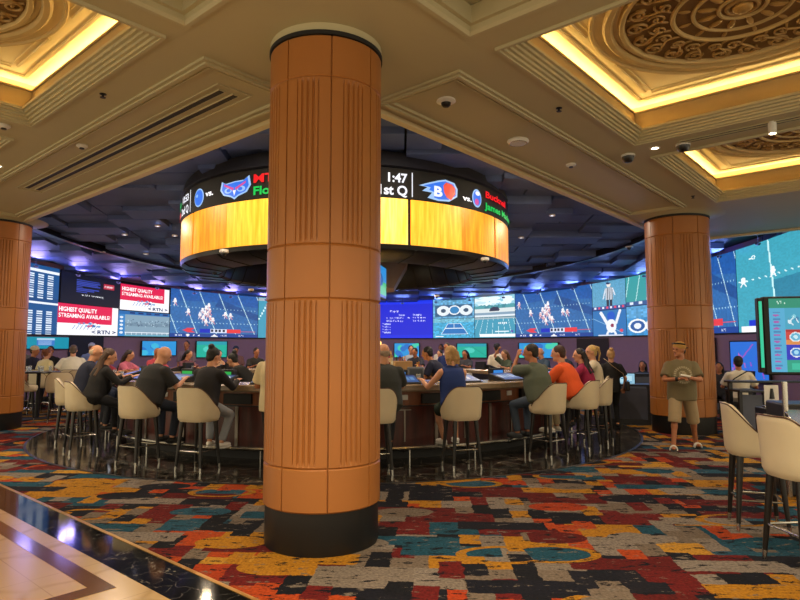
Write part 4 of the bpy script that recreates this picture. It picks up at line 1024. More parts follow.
        if hair == 'long':
            for x in (-.05, 0, .05):
                q.tube([hp(x, -.05, .05), hp(x*1.4, -.09, -.06), nb-f*.085+rt*x*1.6-t*.06, nb-f*.12+rt*x*1.7-t*.19], lambda u: .05*k*(1-.35*u), 10)
        if hair == 'bob':
            for x in (-.06, -.02, .02, .06): q.tube([hp(x, -.045, .04), hp(x*1.25, -.06, -.06), hp(x*1.3, -.05, -.125)], lambda u: .045*k*(1-.2*u), 10)
        if hair == 'bun': q.ell(hp(0, -.075, .125), (.048*k, .045*k, .042*k), hq, 12, 9)
        if hair == 'pony': q.tube([hp(0, -.09, .08), hp(0, -.14, .07), hp(.01, -.165, -.03), hp(.02, -.14, -.16)], lambda u: .034*k*(1-.5*u), 10)
        remesh_obj('hair', q, hm, root, max(.011, vox*.8), 2)
    if hair == 'cap' or capc:
        cm = cloth(capc or 'b58a4a'); q = MB(); q.ell(hp(0, -.01, .055), (.09*k, .105*k, .082*k), hq, 18, 12); co = remesh_obj('cap', q, cm, root, .012, 2)
    for s_ in (-1, 1):
        e_ = MB(); e_.ell(hp(s_*.03, .082, .012), (.012*k, .008*k, .007*k), hq, 8, 6); e_.build('eye', M_eye, root)
    e_ = MB(); e_.ell(hp(0, .092, -.056), (.022*k, .008*k, .006*k), hq, 10, 6); e_.build('mouth', M_lip, root)
    return dict(root=root, hp=hp, arms=arms, shirt=sh_o, nb=nb, f=f, t=t, hq=hq, k=k, pel=pel)
def rot2(al): return al
SR = 5.3
def seated(al_deg, lab, r=SR, **kw):
    al = R(al_deg); x, y, _ = cp(al, r-.1); kw['fat'] = kw.get('fat', 1.0)+.08; kw.setdefault('lean', 14); kw.setdefault('hands', ((-.2, .52, 1.16), (.2, .5, 1.16)))
    return person(lab, (x, y), al+kw.pop('turn', 0)*PI/180, seat=.79, stool_foot=.2, feet=kw.pop('feet', ((-.12, .38, .24), (.12, .38, .24))), **kw)
# stools in view, nearest side of the bar, from left to right
ST = [(-60.5, 'cream stool at the far left end of the bar, behind the man in navy'), (-47, 'cream stool under the long haired woman in black, side on'), (-28.5, 'cream stool under the bald man in the black shirt'),
      (-17, 'cream stool under the woman with a hair bun and grey jeans'), (-3.5, 'cream stool at the bar hidden behind the centre column'), (9, 'cream stool just right of the centre column under the man in grey'), (22, 'cream stool under the blonde woman in the blue top'),
      (39.5, 'cream stool under the man in the olive grey shirt'), (51, 'cream stool under the man in orange'), (60, 'cream stool under the woman in magenta')]
for al, lab in ST:
    x, y, _ = cp(R(al), SR); stool(lab, x, y, R(al)+R(rnd.uniform(-4, 4)))
for al in (-84, -102, 84, 104, 122, 140, 156, 172, -172, -156, -140, -122):
    x, y, _ = cp(R(al), SR); stool('cream stool on the far side of the round bar', x, y, R(al), 'cream stools on the far side of the bar')
# seated guests, left side
seated(-54.5, 'bald man in a navy shirt leaning on the left end of the bar', shirt='131a33', pants='20242e', hair='fringe', hc='b9a58c', skin=0, fat=1.12, H=1.82, lean=16, yaw=-28, pitch=12)
seated(-45, 'woman with long brown hair in a black top at the left of the bar', shirt='0c0c12', sleeve='long', pants='10121a', hair='long', hc='4a3426', female=True, H=1.68, lean=18, yaw=-20, pitch=10, fat=1.15)
seated(-28.5, 'bald man in a black shirt and dark jeans seated left of the centre column', shirt='1e1e20', pants='1d2636', hair='none', skin=0, fat=1.3, H=1.8, lean=20, yaw=-15, pitch=20)
seated(-17, 'woman with a dark hair bun, black top and light grey jeans at the bar', shirt='17151a', sleeve='long', pants='8a8f96', hair='bun', hc='0f0c0e', female=True, fat=1.12, H=1.68, lean=14, yaw=-25, pitch=10, shoe='d8d4cc', feet=((-.1, .3, .24), (.14, .22, .24)))
x, y = bp(273, 474, 0)
person('person in a pale shirt and black shorts standing half hidden left of the centre column', (x, y), R(-20), H=1.78, shirt='d5c6a0', pants='0b0b0e', plen='short', hair='short', hc='2a1c14', skin=1, shoe=None, sleeve='short', fat=1.1, hands=((-.2, .28, 1.15), (.2, .28, 1.15)))
# right side
seated(10.6, 'balding man in a dark grey shirt seated just right of the centre column', shirt='2c302f', pants='1c1f26', hair='fringe', hc='8b7a68', skin=0, fat=1.2, H=1.78, lean=12, yaw=8, sleeve='short')
seated(21.5, 'blonde woman in a sleeveless royal blue top with white shoes at the bar', shirt='142f6e', sleeve='none', pants='23342c', plen='short', hair='bob', hc='a98352', female=True, H=1.7, lean=10, yaw=8, skin=0, shoe='e0dcd6', hands=((-.3, .42, 1.16), (.16, .45, 1.16)), fat=1.12, feet=((.02, .4, .24), (.2, .36, .26)))
seated(39.5, 'man in an olive grey T shirt and blue jeans with hand at his face', shirt='4d5548', pants='3d4a5c', hair='short', hc='1a1412', skin=1, fat=1.3, H=1.8, lean=16, yaw=30, hands=((-.05, .42, 1.5), (.22, .45, 1.16)), shoe='3a3f45')
seated(50.5, 'man in a bright orange shirt and pale trousers leaning on the bar', shirt='d2501a', pants='a89878', hair='short', hc='3a2014', skin=0, fat=1.2, H=1.82, lean=24, yaw=18, hands=((-.16, .55, 1.2), (.14, .55, 1.2)), shoe='d8d4cc')
seated(60, 'woman with long black hair in a magenta top at the right of the bar', shirt='8e1445', sleeve='short', pants='1c1c24', hair='long', hc='0c090c', female=True, H=1.68, lean=18, yaw=25)
seated(69, 'woman with a blonde ponytail in a pale top beyond the magenta top', shirt='c9bfa8', sleeve='short', pants='1c1c24', hair='pony', hc='b99a5c', female=True, H=1.76, lean=8, yaw=30, vox=.016)
# the far side of the bar, facing the camera
far = [(100, 'bald man in a dark jacket on the far right of the bar', dict(shirt='1e2a3a', sleeve='long', hair='none', skin=0, fat=1.2)), (112, 'second bald man in a blue grey shirt on the far right side of the bar', dict(shirt='30465e', hair='fringe', hc='9a8a7a')),
 (128, 'woman with brown hair raising a hand, at the far side of the bar', dict(shirt='3c4a3a', hair='long', hc='5b4330', female=True, hands=((-.2, .5, 1.16), (.15, .25, 1.6)))),
 (143.5, 'dark haired woman in a patterned black and white top across the bar', dict(shirt='3a3d4a', hair='long', hc='0e0b0d', female=True, skin=1)), (152.5, 'woman in a pale grey top across the bar', dict(shirt='8a8790', hair='short', hc='1b1413', female=True)), (161.5, 'man in a dark patterned shirt across the bar', dict(shirt='262a3a', hair='short', hc='15100f', skin=1)),
 (-172, 'man in black across the bar beside the centre column', dict(shirt='14161c', hair='short', hc='120e0d', skin=2)), (-160, 'person in a maroon top and cap on the far left side of the bar', dict(shirt='5b3a3a', hair='short', hc='1a1412', skin=1, capc='2a3348')),
 (-144, 'dark haired man in a charcoal shirt on the far left side of the bar', dict(shirt='24221f', hair='short', hc='20160f', skin=1)), (-131, 'woman with long black hair and bare shoulders on the far left side of the bar', dict(shirt='c9a27c', sleeve='none', hair='long', hc='0c090c', female=True)),
 (-120, 'woman with wavy black hair beside the bare shouldered woman', dict(shirt='6a3f48', hair='long', hc='17110f', female=True)), (-108, 'man with shaved head in a red and pink shirt, far left of the bar', dict(shirt='c24a58', hair='none', skin=1)),
 (-96, 'dark haired woman in a pink and white top at the left of the bar', dict(shirt='b8607a', hair='long', hc='2a1a18', female=True)), (-84, 'woman in a red top with tied dark hair at the left of the bar', dict(shirt='8c2438', hair='bun', hc='1a1214', female=True))]
for al, lab, kw in far: seated(al, lab, vox=.02, yaw=rnd.uniform(-15, 15), pitch=8, H=1.62 if kw.get('female') else 1.74, **kw)
# people standing beyond and behind
def stand(x, v_top, Y, lab, H=None, face=180, **kw):
    X, _, Z = at(x, v_top, Y); H = H or Z/1.0; return person(lab, (X, Y), R(face), H=H, vox=.02, **kw)
stand(187, 338.5, 19.0, 'tall dark haired man standing far behind the bar below the football screen', H=1.9, shirt='7a6a78', hair='short', hc='1a1210', skin=1)
stand(441, 343, 20, 'man in a white shirt standing far behind the bar', H=1.8, face=150, shirt='d8d2c4', hair='short', hc='12100f', skin=2)
stand(497, 343.5, 17.6, 'man in a white T shirt and dark cap standing with his back turned', H=1.8, face=10, shirt='d8d0c0', hair='short', hc='12100f', skin=1, capc='20222e')
stand(236, 344, 19.6, 'person in a dark blue cap standing far behind the bar', H=1.74, face=200, shirt='6a4a4c', hair='short', hc='12100f', skin=1, capc='1f2d50')
stand(411, 345, 18.9, 'person in pale blue standing behind the back bar', H=1.75, face=180, shirt='9aa6b8', hair='short', hc='151010')
# staff inside the round bar
x, _, _ = at(437, 350, 12.4)
person('bartender in a navy shirt leaning over the inner counter', (.93, 12.2), R(70), H=1.8, lean=38, shirt='0f1634', pants='0e0e12', hair='short', hc='0d0b0c', skin=1, hands=((-.2, .62, 1.02), (.1, .6, 1.02)))
x, _, _ = at(429, 345, 14.2)
person('second bartender in royal blue beside the wooden cabinet', (1.2, 15.4), R(150), H=1.78, shirt='16307a', pants='0e0e12', hair='short', hc='0d0b0c', skin=1, vox=.016)
x, _, _ = at(250, 352, 11.2)
person('bartender in black bending down left of the centre column', (x, 11.6), R(75), H=1.76, lean=50, shirt='0c0c10', sleeve='short', pants='0e0e12', hair='bun', hc='0d0b0c', female=True, hands=((-.2, .5, .95), (.15, .5, .95)))

# ---------------------------------------------------------------- standing man on the right
X0, Y0 = bp(684, 449, 0)
man = person('stocky man in olive T shirt and khaki shorts with a backwards cap reading a slip', (X0, Y0), R(180-14), H=1.74, fat=1.24, shirt='6d6348', pants='9a8768', plen='knee', hair='nape', capc='b08544', hc='1c1512', skin=1, vox=.0095,
    yaw=-52, pitch=2, hands=((-.05, .3, 1.16), (.09, .3, 1.14)), feet=((-.22, -.2, .0), (.19, .2, .0)), shoe=None, elb=((-1, -.4, -.5), (1, -.4, -.5)), kn=((-.1, 1, 0), (.15, 1, 0)))
hp, k = man['hp'], man['k']
q = MB(); pts = [hp(.085*math.cos(R(a_)), -.1+.0-.0+(-.05*math.sin(R(a_))), .03+.01*math.sin(R(a_))) for a_ in range(20, 161, 20)]
q.ell(hp(0, -.115, .028), (.062*k, .06*k, .012*k), man['hq'], 16, 8); q.build('cap_brim', cloth('2a2019'), man['root'])
q = MB(); q.tube([hp(-.088, -.03, .085), hp(-.07, .06, .1), hp(0, .09, .105), hp(.07, .06, .1), hp(.088, -.03, .085)], .012, 8); q.build('sunglasses', M_dark, man['root'])
# pale print on the chest, wrapped on the shirt
from mathutils.bvhtree import BVHTree
me = man['shirt'].data; bv = BVHTree.FromPolygons([v.co for v in me.vertices], [p.vertices for p in me.polygons])
M_print = mat('shirt_print', 'a39a80', .8)
def decal(name, polys):
    V = []; F = []
    for poly in polys:
        o_ = len(V); ok = True
        for (x, z) in poly:
            h = bv.ray_cast(Vector((x, .8, z)), Vector((0, -1, 0)))
            if h[0] is None: ok = False; break
            V.append(tuple(h[0]+Vector((0, .004, 0))))
        if ok: F.append(tuple(range(o_, o_+len(poly))))
        else: V = V[:o_]
    m_ = bpy.data.meshes.new(name); m_.from_pydata(V, [], F); m_.materials.append(M_print); link(name, m_, man['root'], smooth=False)
pl = []; cz = 1.2
for k_ in range(24):
    a0, a1 = R(15*k_), R(15*k_+10)
    for r0, r1 in ((.105, .14),): pl.append([(r0*math.sin(a0), cz+r0*math.cos(a0)), (r1*math.sin(a0), cz+r1*math.cos(a0)), (r1*math.sin(a1), cz+r1*math.cos(a1)), (r0*math.sin(a1), cz+r0*math.cos(a1))])
for gx in range(-3, 4):
    for gz in range(-3, 4):
        if (gx*gx+gz*gz) < 9 and (gx*3+gz*5) % 4: pl.append([(gx*.022, cz+gz*.022), (gx*.022+.018, cz+gz*.022), (gx*.022+.018, cz+gz*.022+.018), (gx*.022, cz+gz*.022+.018)])
decal('chest_print', pl)
for i, (S, E, W) in enumerate(man['arms']):
    pass
for (fx, fy, s_) in ((-.22, -.2, -1), (.19, .2, 1)):
    q = MB(); fd = Vector((s_*.18, 1, 0)).normalized(); Rf = Matrix((Vector((fd.y, -fd.x, 0)), fd, Vector((0, 0, 1)))).transposed()
    q.ell(Vector((fx, fy, .012))+fd*.06, (.056, .145, .014), Rf, 18, 6); sl = q.build('sandal', M_black, man['root'])
    q = MB(); c_ = Vector((fx, fy, .015))+fd*.08; rr = Vector((fd.y, -fd.x, 0))
    for o_ in (-.02, 0, .02): q.tube([c_+fd*o_+rr*.055*math.cos(R(t_))+Vector((0, 0, .072*math.sin(R(t_)))) for t_ in range(0, 181, 15)], .011, 6)
    q.build('strap', M_white, sl)
wr = man['arms'][1][2].lerp(man['arms'][1][1], .12); E_ = man['arms'][1][1]; q = MB(); q.cone(wr-(wr-E_).normalized()*.02, wr+(wr-E_).normalized()*.02, .036, n=16); q.build('wristband', M_black, man['root'])
Wl = (man['arms'][0][2]+man['arms'][1][2])/2; Mr = Matrix.Translation(man['root'].location) @ Matrix.Rotation(R(166), 4, 'Z'); P = Mr @ (Wl+Vector((.0, .1, .03)))
q = MB(); q.box((0, 0, 0), (.15, .06, .003)); q.box((.0, .03, .012), (.15, .003, .024)); o = q.build('betting_slip', mat('paper', 'e4e0d8', .7), smooth=False, loc=P, rz=R(166)); o.rotation_euler = (R(20), R(-10), R(170)); tag(o, 'white folded paper slip held by the man in the olive shirt', 'paper')
# woman standing right of the bar with her back turned
X1, Y1 = bp(613, 428, 0)
wm = person('woman all in black with blonde tied hair standing beyond the stools', (X1, Y1), R(-8), H=1.62, shirt='0b0b0f', pants='0a0a0d', hair='bun', hc='b08a5a', female=True, skin=0, shoe='101010', hands=((-.22, .15, .95), (.26, .1, .82)), fat=1.1)
bg = thing('shoulder_bag', 'black shoulder bag hanging on the right side of the woman in black', 'bag', (X1, Y1, 0), R(-8))
q = MB(); q.box((.3, .0, .86), (.08, .26, .2)); q.build('bag', M_black, bg, bevel=.03)
q = MB(); q.tube([(.28, .0, .95), (.2, -.15, 1.12), (.0, -.165, 1.27), (-.12, -.12, 1.39), (-.15, -.02, 1.425)], .011, 6, flat=.5); q.build('strap', mat('tan_strap', 'a08a6a', .6), bg)

# ---------------------------------------------------------------- fittings on the bar top
def terminal(al, top, lab):
    x, y, _ = cp(al, 4.3); r_ = thing('bar_game_terminal', lab, 'game terminal', (x, y, 1.1), al, 'video game terminals set in the bar top')
    q = MB(); q.add([(-.27, -.24, 0), (.27, -.24, 0), (.27, .12, 0), (-.27, .12, 0), (-.27, -.24, .02), (.27, -.24, .02), (.27, .12, .12), (-.27, .12, .12)], [(3, 2, 1, 0), (4, 5, 6, 7), (0, 1, 5, 4), (1, 2, 6, 5), (2, 3, 7, 6), (3, 0, 4, 7)]); q.build('housing', M_black, r_, bevel=.01)
    c = Canvas(24, 14, '3a6ab0'); g = random.Random(int(al*50)); [c.rect(.08+i*.18, .3, .2+i*.18, .75, g.choice(['a8c8f0', '7ab0e8', 'd8e4f4', '4a80d8'])) for i in range(5)]; c.rect(0, 0, 1, .16, '1c3a80')
    me = screen_mesh('screen', c, lambda s, t: (-.24+.48*s, .1-.32*t, .118-.089*t+.002), .6, 'dim_screen'); link('screen', me, r_, smooth=False)
    q = MB(); q.box((0, .17, .1), (.32, .09, .2)); q.build('topper', M_black, r_, bevel=.01)
    q = MB(); q.box((.0, .122, .13), (.24, .006, .07)); q.build('topper_display', {'r': glow('topper_red', 'e03a40', .9), 'b': glow('topper_blue', '2a8ae0', .9), 'g': glow('topper_green', '30b850', .8)}[top], r_, smooth=False)
tl = [(-62, 'b'), (-48, 'g'), (-33, 'g'), (-22, 'g'), (-10, 'r'), (4, 'b'), (15.5, 'b'), (29, 'r'), (42, 'b'), (54, 'b'), (66, 'b'), (90, 'b'), (108, 'r'), (128, 'b'), (148, 'g'), (168, 'b'), (-168, 'b'), (-148, 'r'), (-128, 'b'), (-108, 'g'), (-85, 'b')]
where = {-62: 'in front of the man in navy', -48: 'before the long haired woman in black', -33: 'before the bald man in black', -22: 'left of the woman with the bun', -10: 'with red display left of the centre column', 4: 'behind the centre column', 15.5: 'left of the blonde woman', 29: 'with a red display, right of the blonde woman', 42: 'before the man in olive grey', 54: 'in front of the man in orange', 66: 'in front of the woman in magenta'}
for al, c_ in tl: terminal(R(al), c_, 'slanted game terminal in the bar top '+where[al] if al in where else 'slanted game terminal on the far side of the bar top')
M_glass = bpy.data.materials.new('clear_glass'); M_glass.use_nodes = True; b_ = M_glass.node_tree.nodes['Principled BSDF']; b_.inputs['Transmission Weight'].default_value = .9; b_.inputs['Roughness'].default_value = .05; b_.inputs['Base Color'].default_value = (.9, .95, 1, 1)
gm_ = MB(); gm_.lathe([(0, 0), (.03, 0), (.036, .13), (.033, .13), (.028, .012), (0, .012)], 14); g_me = gm_.mesh('glass', [M_glass])
dm_ = MB(); dm_.lathe([(0, .013), (.027, .013), (.031, .085), (0, .085)], 14); d_mes = [dm_.mesh('drink', [mat('drink_'+n_, c_, .2)]) for n_, c_ in (('amber', 'a8641c'), ('ice', 'c8d4dc'), ('cola', '2a120a'))]
def glass_(al, r, i):
    x, y, _ = cp(al, r); r_ = thing('drinking_glass', 'small drinking glass standing on the stone bar top', 'glass', (x, y, 1.1), 0, 'drinking glasses on the bar top'); link('glass', g_me, r_); link('drink', d_mes[i % 3], r_)
for i in range(34):
    al = rnd.uniform(-75, 75) if i < 24 else rnd.uniform(100, 260); glass_(R(al), rnd.uniform(4.02, 4.1) if i % 3 else 4.6, i)
def caddy(al, r, i, lab):
    x, y, _ = cp(R(al), r); r_ = thing('napkin_caddy', lab, 'caddy', (x, y, 1.1), R(al), None)
    q = MB(); q.box((0, 0, .05), (.14, .12, .1)); q.build('box', M_black, r_, bevel=.006); q = MB(); q.box((0, 0, .11), (.11, .1, .03)); q.build('napkins', M_white, r_, bevel=.004)
    if i: q = MB(); q.box((.13, 0, .06), (.09, .06, .12)); q.build('red_box', mat('red_box', 'b01c28', .5), r_, bevel=.006)
caddy(12.6, 4.45, 1, 'black napkin caddy with a red box right of the centre column'); caddy(-26, 4.12, 0, 'black napkin caddy between the bald man and the woman with the bun'); caddy(33, 4.12, 0, 'black napkin caddy left of the man in olive grey')

# ---------------------------------------------------------------- back bar island
isl = thing('back_bar', 'round back bar island with lit amber shelves in the middle of the bar', 'back bar', (BC[0], BC[1], 0))
a = MB(); a.lathe([(1.9, 0), (1.9, .9), (1.95, .9), (1.95, .95), (0, .95), (0, 0)], 64); a.build('cabinet', M_char, isl)
M_amber = glow('amber_shelf', 'ffc060', 9, True)
a = MB(); a.lathe([(.74, 1.29), (.74, 1.78), (.7, 1.8), (0, 1.8)], 48); a.build('lit_core', glow('amber_core', 'ffc468', 3, True), isl)
for r_, z in ((1.55, .95), (1.25, 1.07), (.95, 1.19)):
    a = MB(); a.lathe([(r_+.12, z), (r_+.12, z+.1), (r_-.2, z+.1), (r_-.2, z)], 64, closed=True); a.build('tier', M_char, isl)
    a = MB(); a.lathe([(r_+.13, z+.03), (r_+.135, z+.075), (r_+.125, z+.075), (r_+.12, z+.03)], 64, closed=True); a.build('shelf_light', M_amber, isl)
botc = ['6b3a12', 'c98a2c', 'd8d4c4', '2f4a2a', 'b4581c', '8a1c1c', 'd9b24a', '3a1c10']
bm_ = []
for i, c_ in enumerate(botc):
    h = .28+.012*(i % 3); q = MB(); q.lathe([(0, 0), (.034, 0), (.037, .01), (.037, .17), (.03, .2), (.013, .225), (.012, h), (0, h)], 14); m1 = q.mesh('glass_body', [mat('bottle_'+c_, c_, .12, noise=0, coat=1)])
    q = MB(); q.lathe([(0, h-.03), (.014, h-.03), (.014, h+.01), (0, h+.012)], 10); m2 = q.mesh('bottle_cap', [M_black if i % 2 else M_gold])
    q = MB(); q.lathe([(.0375, .05), (.038, .06), (.038, .13), (.0375, .14)], 14); m3 = q.mesh('bottle_label', [mat('bottle_paper', 'd8c8a0', .6)]); bm_.append((m1, m2, m3))
nb_ = 0
for r_, z in ((1.6, 1.05), (1.3, 1.17), (1.0, 1.29)):
    n_ = int(2*PI*r_/.14)
    for i in range(n_):
        al = 2*PI*i/n_; d_ = math.degrees(al)
        if 80 < d_ < 255 or (34 < d_ < 66 and r_ > 1.5): continue
        x, y = BC[0]+r_*math.sin(al), BC[1]-r_*math.cos(al); t_ = thing('liquor_bottle', 'liquor bottle standing on the amber lit tiers of the back bar', 'bottle', (x, y, z), rnd.random()*6, 'liquor bottles on the back bar')
        for me, n2 in zip(rnd.choice(bm_), ('glass_body', 'bottle_cap', 'bottle_label')): link(n2, me, t_)
cx_, cy_, _ = at(405, 360, 12.1)
cab = thing('service_cabinet', 'light wooden service cabinet with a grey point of sale terminal on the bar', 'cabinet', (cx_, 11.1, .0), R(8))
q = MB(); q.box((0, 0, .5), (.8, .5, 1.0)); q.build('base', M_char, cab, bevel=.01)
q = MB(); q.box((-.05, .02, 1.2), (.32, .3, .4)); q.build('wooden_box', mat('oak_box', 'a07a4c', .5), cab, bevel=.012)
q = MB(); q.box((.16, -.1, 1.16), (.3, .2, .27)); q.build('terminal', mat('grey_box', '5f6064', .5), cab, bevel=.02); q = MB(); q.box((.16, -.205, 1.17), (.24, .01, .18)); q.build('terminal_screen', mat('dull_screen', '3c4148', .3), cab, bevel=.002)

# ---------------------------------------------------------------- high table and guests at the left
def high_table(x, y, lab):
    r_ = thing('high_table', lab, 'table', (x, y, 0), 0, None); q = MB(); q.lathe([(0, 1.06), (.44, 1.06), (.45, 1.08), (.44, 1.1), (0, 1.1)], 40); q.build('tabletop', M_dark, r_)
    q = MB(); q.cone((0, 0, .03), (0, 0, 1.06), .045, n=16); q.build('pedestal', M_black, r_); q = MB(); q.lathe([(0, 0), (.3, 0), (.3, .015), (.06, .04), (0, .04)], 32); q.build('base', M_black, r_)
X, Y = bp(60, 368, 1.1); Y = 14.3; X = (40-400)/607*Y; high_table(X, Y, 'round black high table with glasses beside the left column'); TX, TY = X, Y
for i, (dx, dy) in enumerate(((-.2, -.1), (-.05, .1), (.1, -.05), (.2, .12), (-.28, .12))):
    r_ = thing('drinking_glass', 'drinking glass on the black high table at the left', 'glass', (TX+dx, TY+dy, 1.1), 0, 'drinking glasses on the left high table'); link('glass', g_me, r_); link('drink', d_mes[1], r_)
gl = 'cream stools at the left high tables'
def PX(x, Y): return ((x-400)/607*Y, Y)
stool('cream stool with its back turned, right of the black high table pedestal', *PX(61, 13.7), R(30), gl)
stool('cream stool just right of the back turned one at the left', *PX(83, 14.7), R(10), gl)
stool('cream stool close behind the left column', *PX(27, 13.9), R(-60), gl)
stool('cream stool under the man in the white polo shirt', *PX(72, 15.4), R(25), gl)
person('man with grey hair in a white polo shirt seated at the left', PX(73, 15.45), R(25), seat=.79, H=1.86, shirt='d8d4c4', pants='2a2c34', hair='short', hc='5a4a40', fat=1.4, lean=14, hands=((-.4, .35, 1.15), (.3, .4, 1.15)), vox=.018, stool_foot=.28)
stool('cream stool beyond the black high table at the left', *PX(43, 15.4), R(-20), gl)
person('woman with a brown ponytail in a pale yellow top seated at the left table', PX(43, 15.4), R(-20), seat=.79, H=1.66, shirt='d2c79a', pants='2a2c34', hair='pony', hc='6b3a22', female=True, lean=12, vox=.018, stool_foot=.28, fat=1.15)
stool('cream stool under the man in the dark shirt and pale cap', *PX(31, 16.2), R(-90), gl)
person('man in a dark shirt and pale cap seated close to the left column', PX(31, 16.2), R(-90), seat=.79, H=1.8, shirt='1c1c2c', pants='8a7a60', plen='short', hair='short', hc='3a2a20', capc='c8bda4', skin=1, lean=8, vox=.018, stool_foot=.28)
stand(51, 346, 17.2, 'dark haired man in black standing far left below the teal menu screen', H=1.72, face=190, shirt='14141c', hair='short', hc='100d0d', skin=1)
stand(92, 341, 18.2, 'person in a pale blue top and cap standing far left', H=1.82, face=200, shirt='7f93c4', hair='short', hc='100d0d', skin=1, capc='b8c0d8')
stand(23, 341, 16.6, 'person in grey with dark hair standing beside the left column', H=1.8, face=170, shirt='6f6f74', hair='short', hc='100d0d', skin=1)
# long low desk behind the left guests
r_ = thing('viewing_desk', 'long dark viewing desk below the teal menu screen at the far left', 'desk', (-7.6, 17.5, 0), R(20))
q = MB(); q.box((0, 0, 1.06), (3.4, .5, .05)); q.build('desktop', M_dark, r_, bevel=.01); q = MB(); q.box((0, .18, .52), (3.3, .06, 1.04)); q.build('front_panel', M_char, r_, bevel=.01)

# ---------------------------------------------------------------- right side : viewing desks, seated man, slot machine
M_bluegrey = mat('blue_grey_panel', '4a5062', .5); M_frame = mat('desk_frame', '14161f', .4)
def desk(x, y, rz, w, lab, scr=True, h=.84):
    r_ = thing('betting_desk', lab, 'desk', (x, y, 0), rz, 'betting desks on the right')
    q = MB(); q.box((0, 0, h), (w+.06, .62, .04)); q.build('desktop', M_frame, r_, bevel=.008)
    q = MB(); q.box((0, -.26, h/2), (w, .03, h-.12)); q.build('front_panel', M_bluegrey, r_, bevel=.004)
    q = MB()
    for s_ in (-1, 1): q.box((s_*w/2, -.26, h/2), (.06, .07, h))
    q.box((0, -.26, .06), (w, .07, .12)); q.build('panel_frame', M_frame, r_, bevel=.005)
    for s_ in (-1, 1):
        l_ = MB(); l_.box((s_*w/2, .26, h/2), (.05, .05, h)); l_.build('leg', M_frame, r_, bevel=.004)
    if scr:
        c = Canvas(16, 10, '8fc0d8'); c.rect(.1, .2, .9, .8, 'b4dcea'); c.line(.1, .2, .9, .8, .08, '5a98c0')
        q = MB(); q.box((0, .02, h+.12), (.5, .03, .28)); q.M = None; o_ = q.build('monitor', M_frame, r_, bevel=.006)
        me = screen_mesh('monitor_screen', c, lambda s, t: (-.23+.46*s, -.0, h+.24-.24*t), .9, 'tv_screen'); o2 = link('monitor_screen', me, r_, smooth=False)
desk(4.95, 13.5, R(-20), 1.0, 'betting desk with blue grey panel and lit monitor left of the right column')
desk(5.9, 15.3, R(-5), 1.2, 'betting desk further back left of the right column', False, 1.0)
desk(6.5, 11.5, R(-5), .42, 'betting desk with grey panel just right of the right column', False, .84)
desk(8.3, 15.6, R(0), 1.2, 'betting desk behind the man in the white T shirt', False, 1.05)
# rail in front of the seated man
r_ = thing('counter_rail', 'thin dark high counter on posts in front of the man in the white T shirt', 'counter', (7.0, 11.6, 0), R(-4))
q = MB(); q.box((0.1, 0, 1.0), (1.7, .3, .035)); q.build('countertop', M_frame, r_, bevel=.006)
for s_ in (-.7, .9):
    q = MB(); q.box((s_, 0, .5), (.07, .07, 1.0)); q.build('post', M_frame, r_, bevel=.005)
q = MB(); q.box((.55, .02, .62), (.7, .28, .03)); q.build('shelf', M_frame, r_, bevel=.005)
Xs, Ys = (738-400)/607*12.6, 12.6
person('man in a white T shirt with crossbody strap seated right of the right column', (Xs, Ys), R(-22), seat=.55, H=1.8, shirt='cfc8b8', pants='16161c', hair='short', hc='0e0b0c', skin=1, lean=5, hands=((-.2, .35, .95), (.25, .35, .9)), feet=((-.12, .42, .0), (.12, .42, .0)), vox=.015)
r_ = thing('crossbody_strap', 'dark strap across the back of the man in the white T shirt', 'strap', (Xs, Ys, 0), R(-22)); q = MB(); q.tube([(-.2, -.09, .92), (-.1, -.16, 1.02), (.02, -.165, 1.1), (.13, -.11, 1.165)], .013, 6); q.build('strap', M_black, r_)
r_ = thing('low_stool', 'low black stool under the man in the white T shirt', 'stool', (Xs, Ys, 0)); q = MB(); q.lathe([(0, .46), (.2, .46), (.21, .5), (.2, .545), (0, .55)], 28); q.build('seat', M_black, r_)
for a_ in range(4): q = MB(); q.cone((.12*math.cos(a_*PI/2), .12*math.sin(a_*PI/2), .46), (.2*math.cos(a_*PI/2), .2*math.sin(a_*PI/2), 0), .016, n=8); q.build('leg', M_black, r_)
for (x, v, Y, lab) in ((642, 365, 16.2, 'person with long dark hair seated at the desk left of the right column'), (718, 366, 14.3, 'person with dark hair seated just right of the right column')):
    X = (x-400)/607*Y; person(lab, (X, Y), R(150), seat=.46, H=1.66, shirt='20202a', pants='16161c', hair='long', hc='120c0e', female=True, skin=1, hands=((-.2, .35, .8), (.2, .35, .8)), feet=((-.12, .42, 0), (.12, .42, 0)), vox=.02)
    r_ = thing('low_stool', 'low black stool under the '+lab, 'stool', (X, Y, 0)); r_['label'] = 'low black stool under the dark haired person '+('left' if x < 700 else 'right')+' of the right column'
    q = MB(); q.lathe([(0, .38), (.2, .38), (.21, .42), (.2, .455), (0, .46)], 28); q.build('seat', M_black, r_); q = MB(); q.cone((0, 0, 0), (0, 0, .38), .03, n=10); q.build('pedestal', M_black, r_); q = MB(); q.cone((0, 0, 0), (0, 0, .02), .18, n=24); q.build('base', M_black, r_)
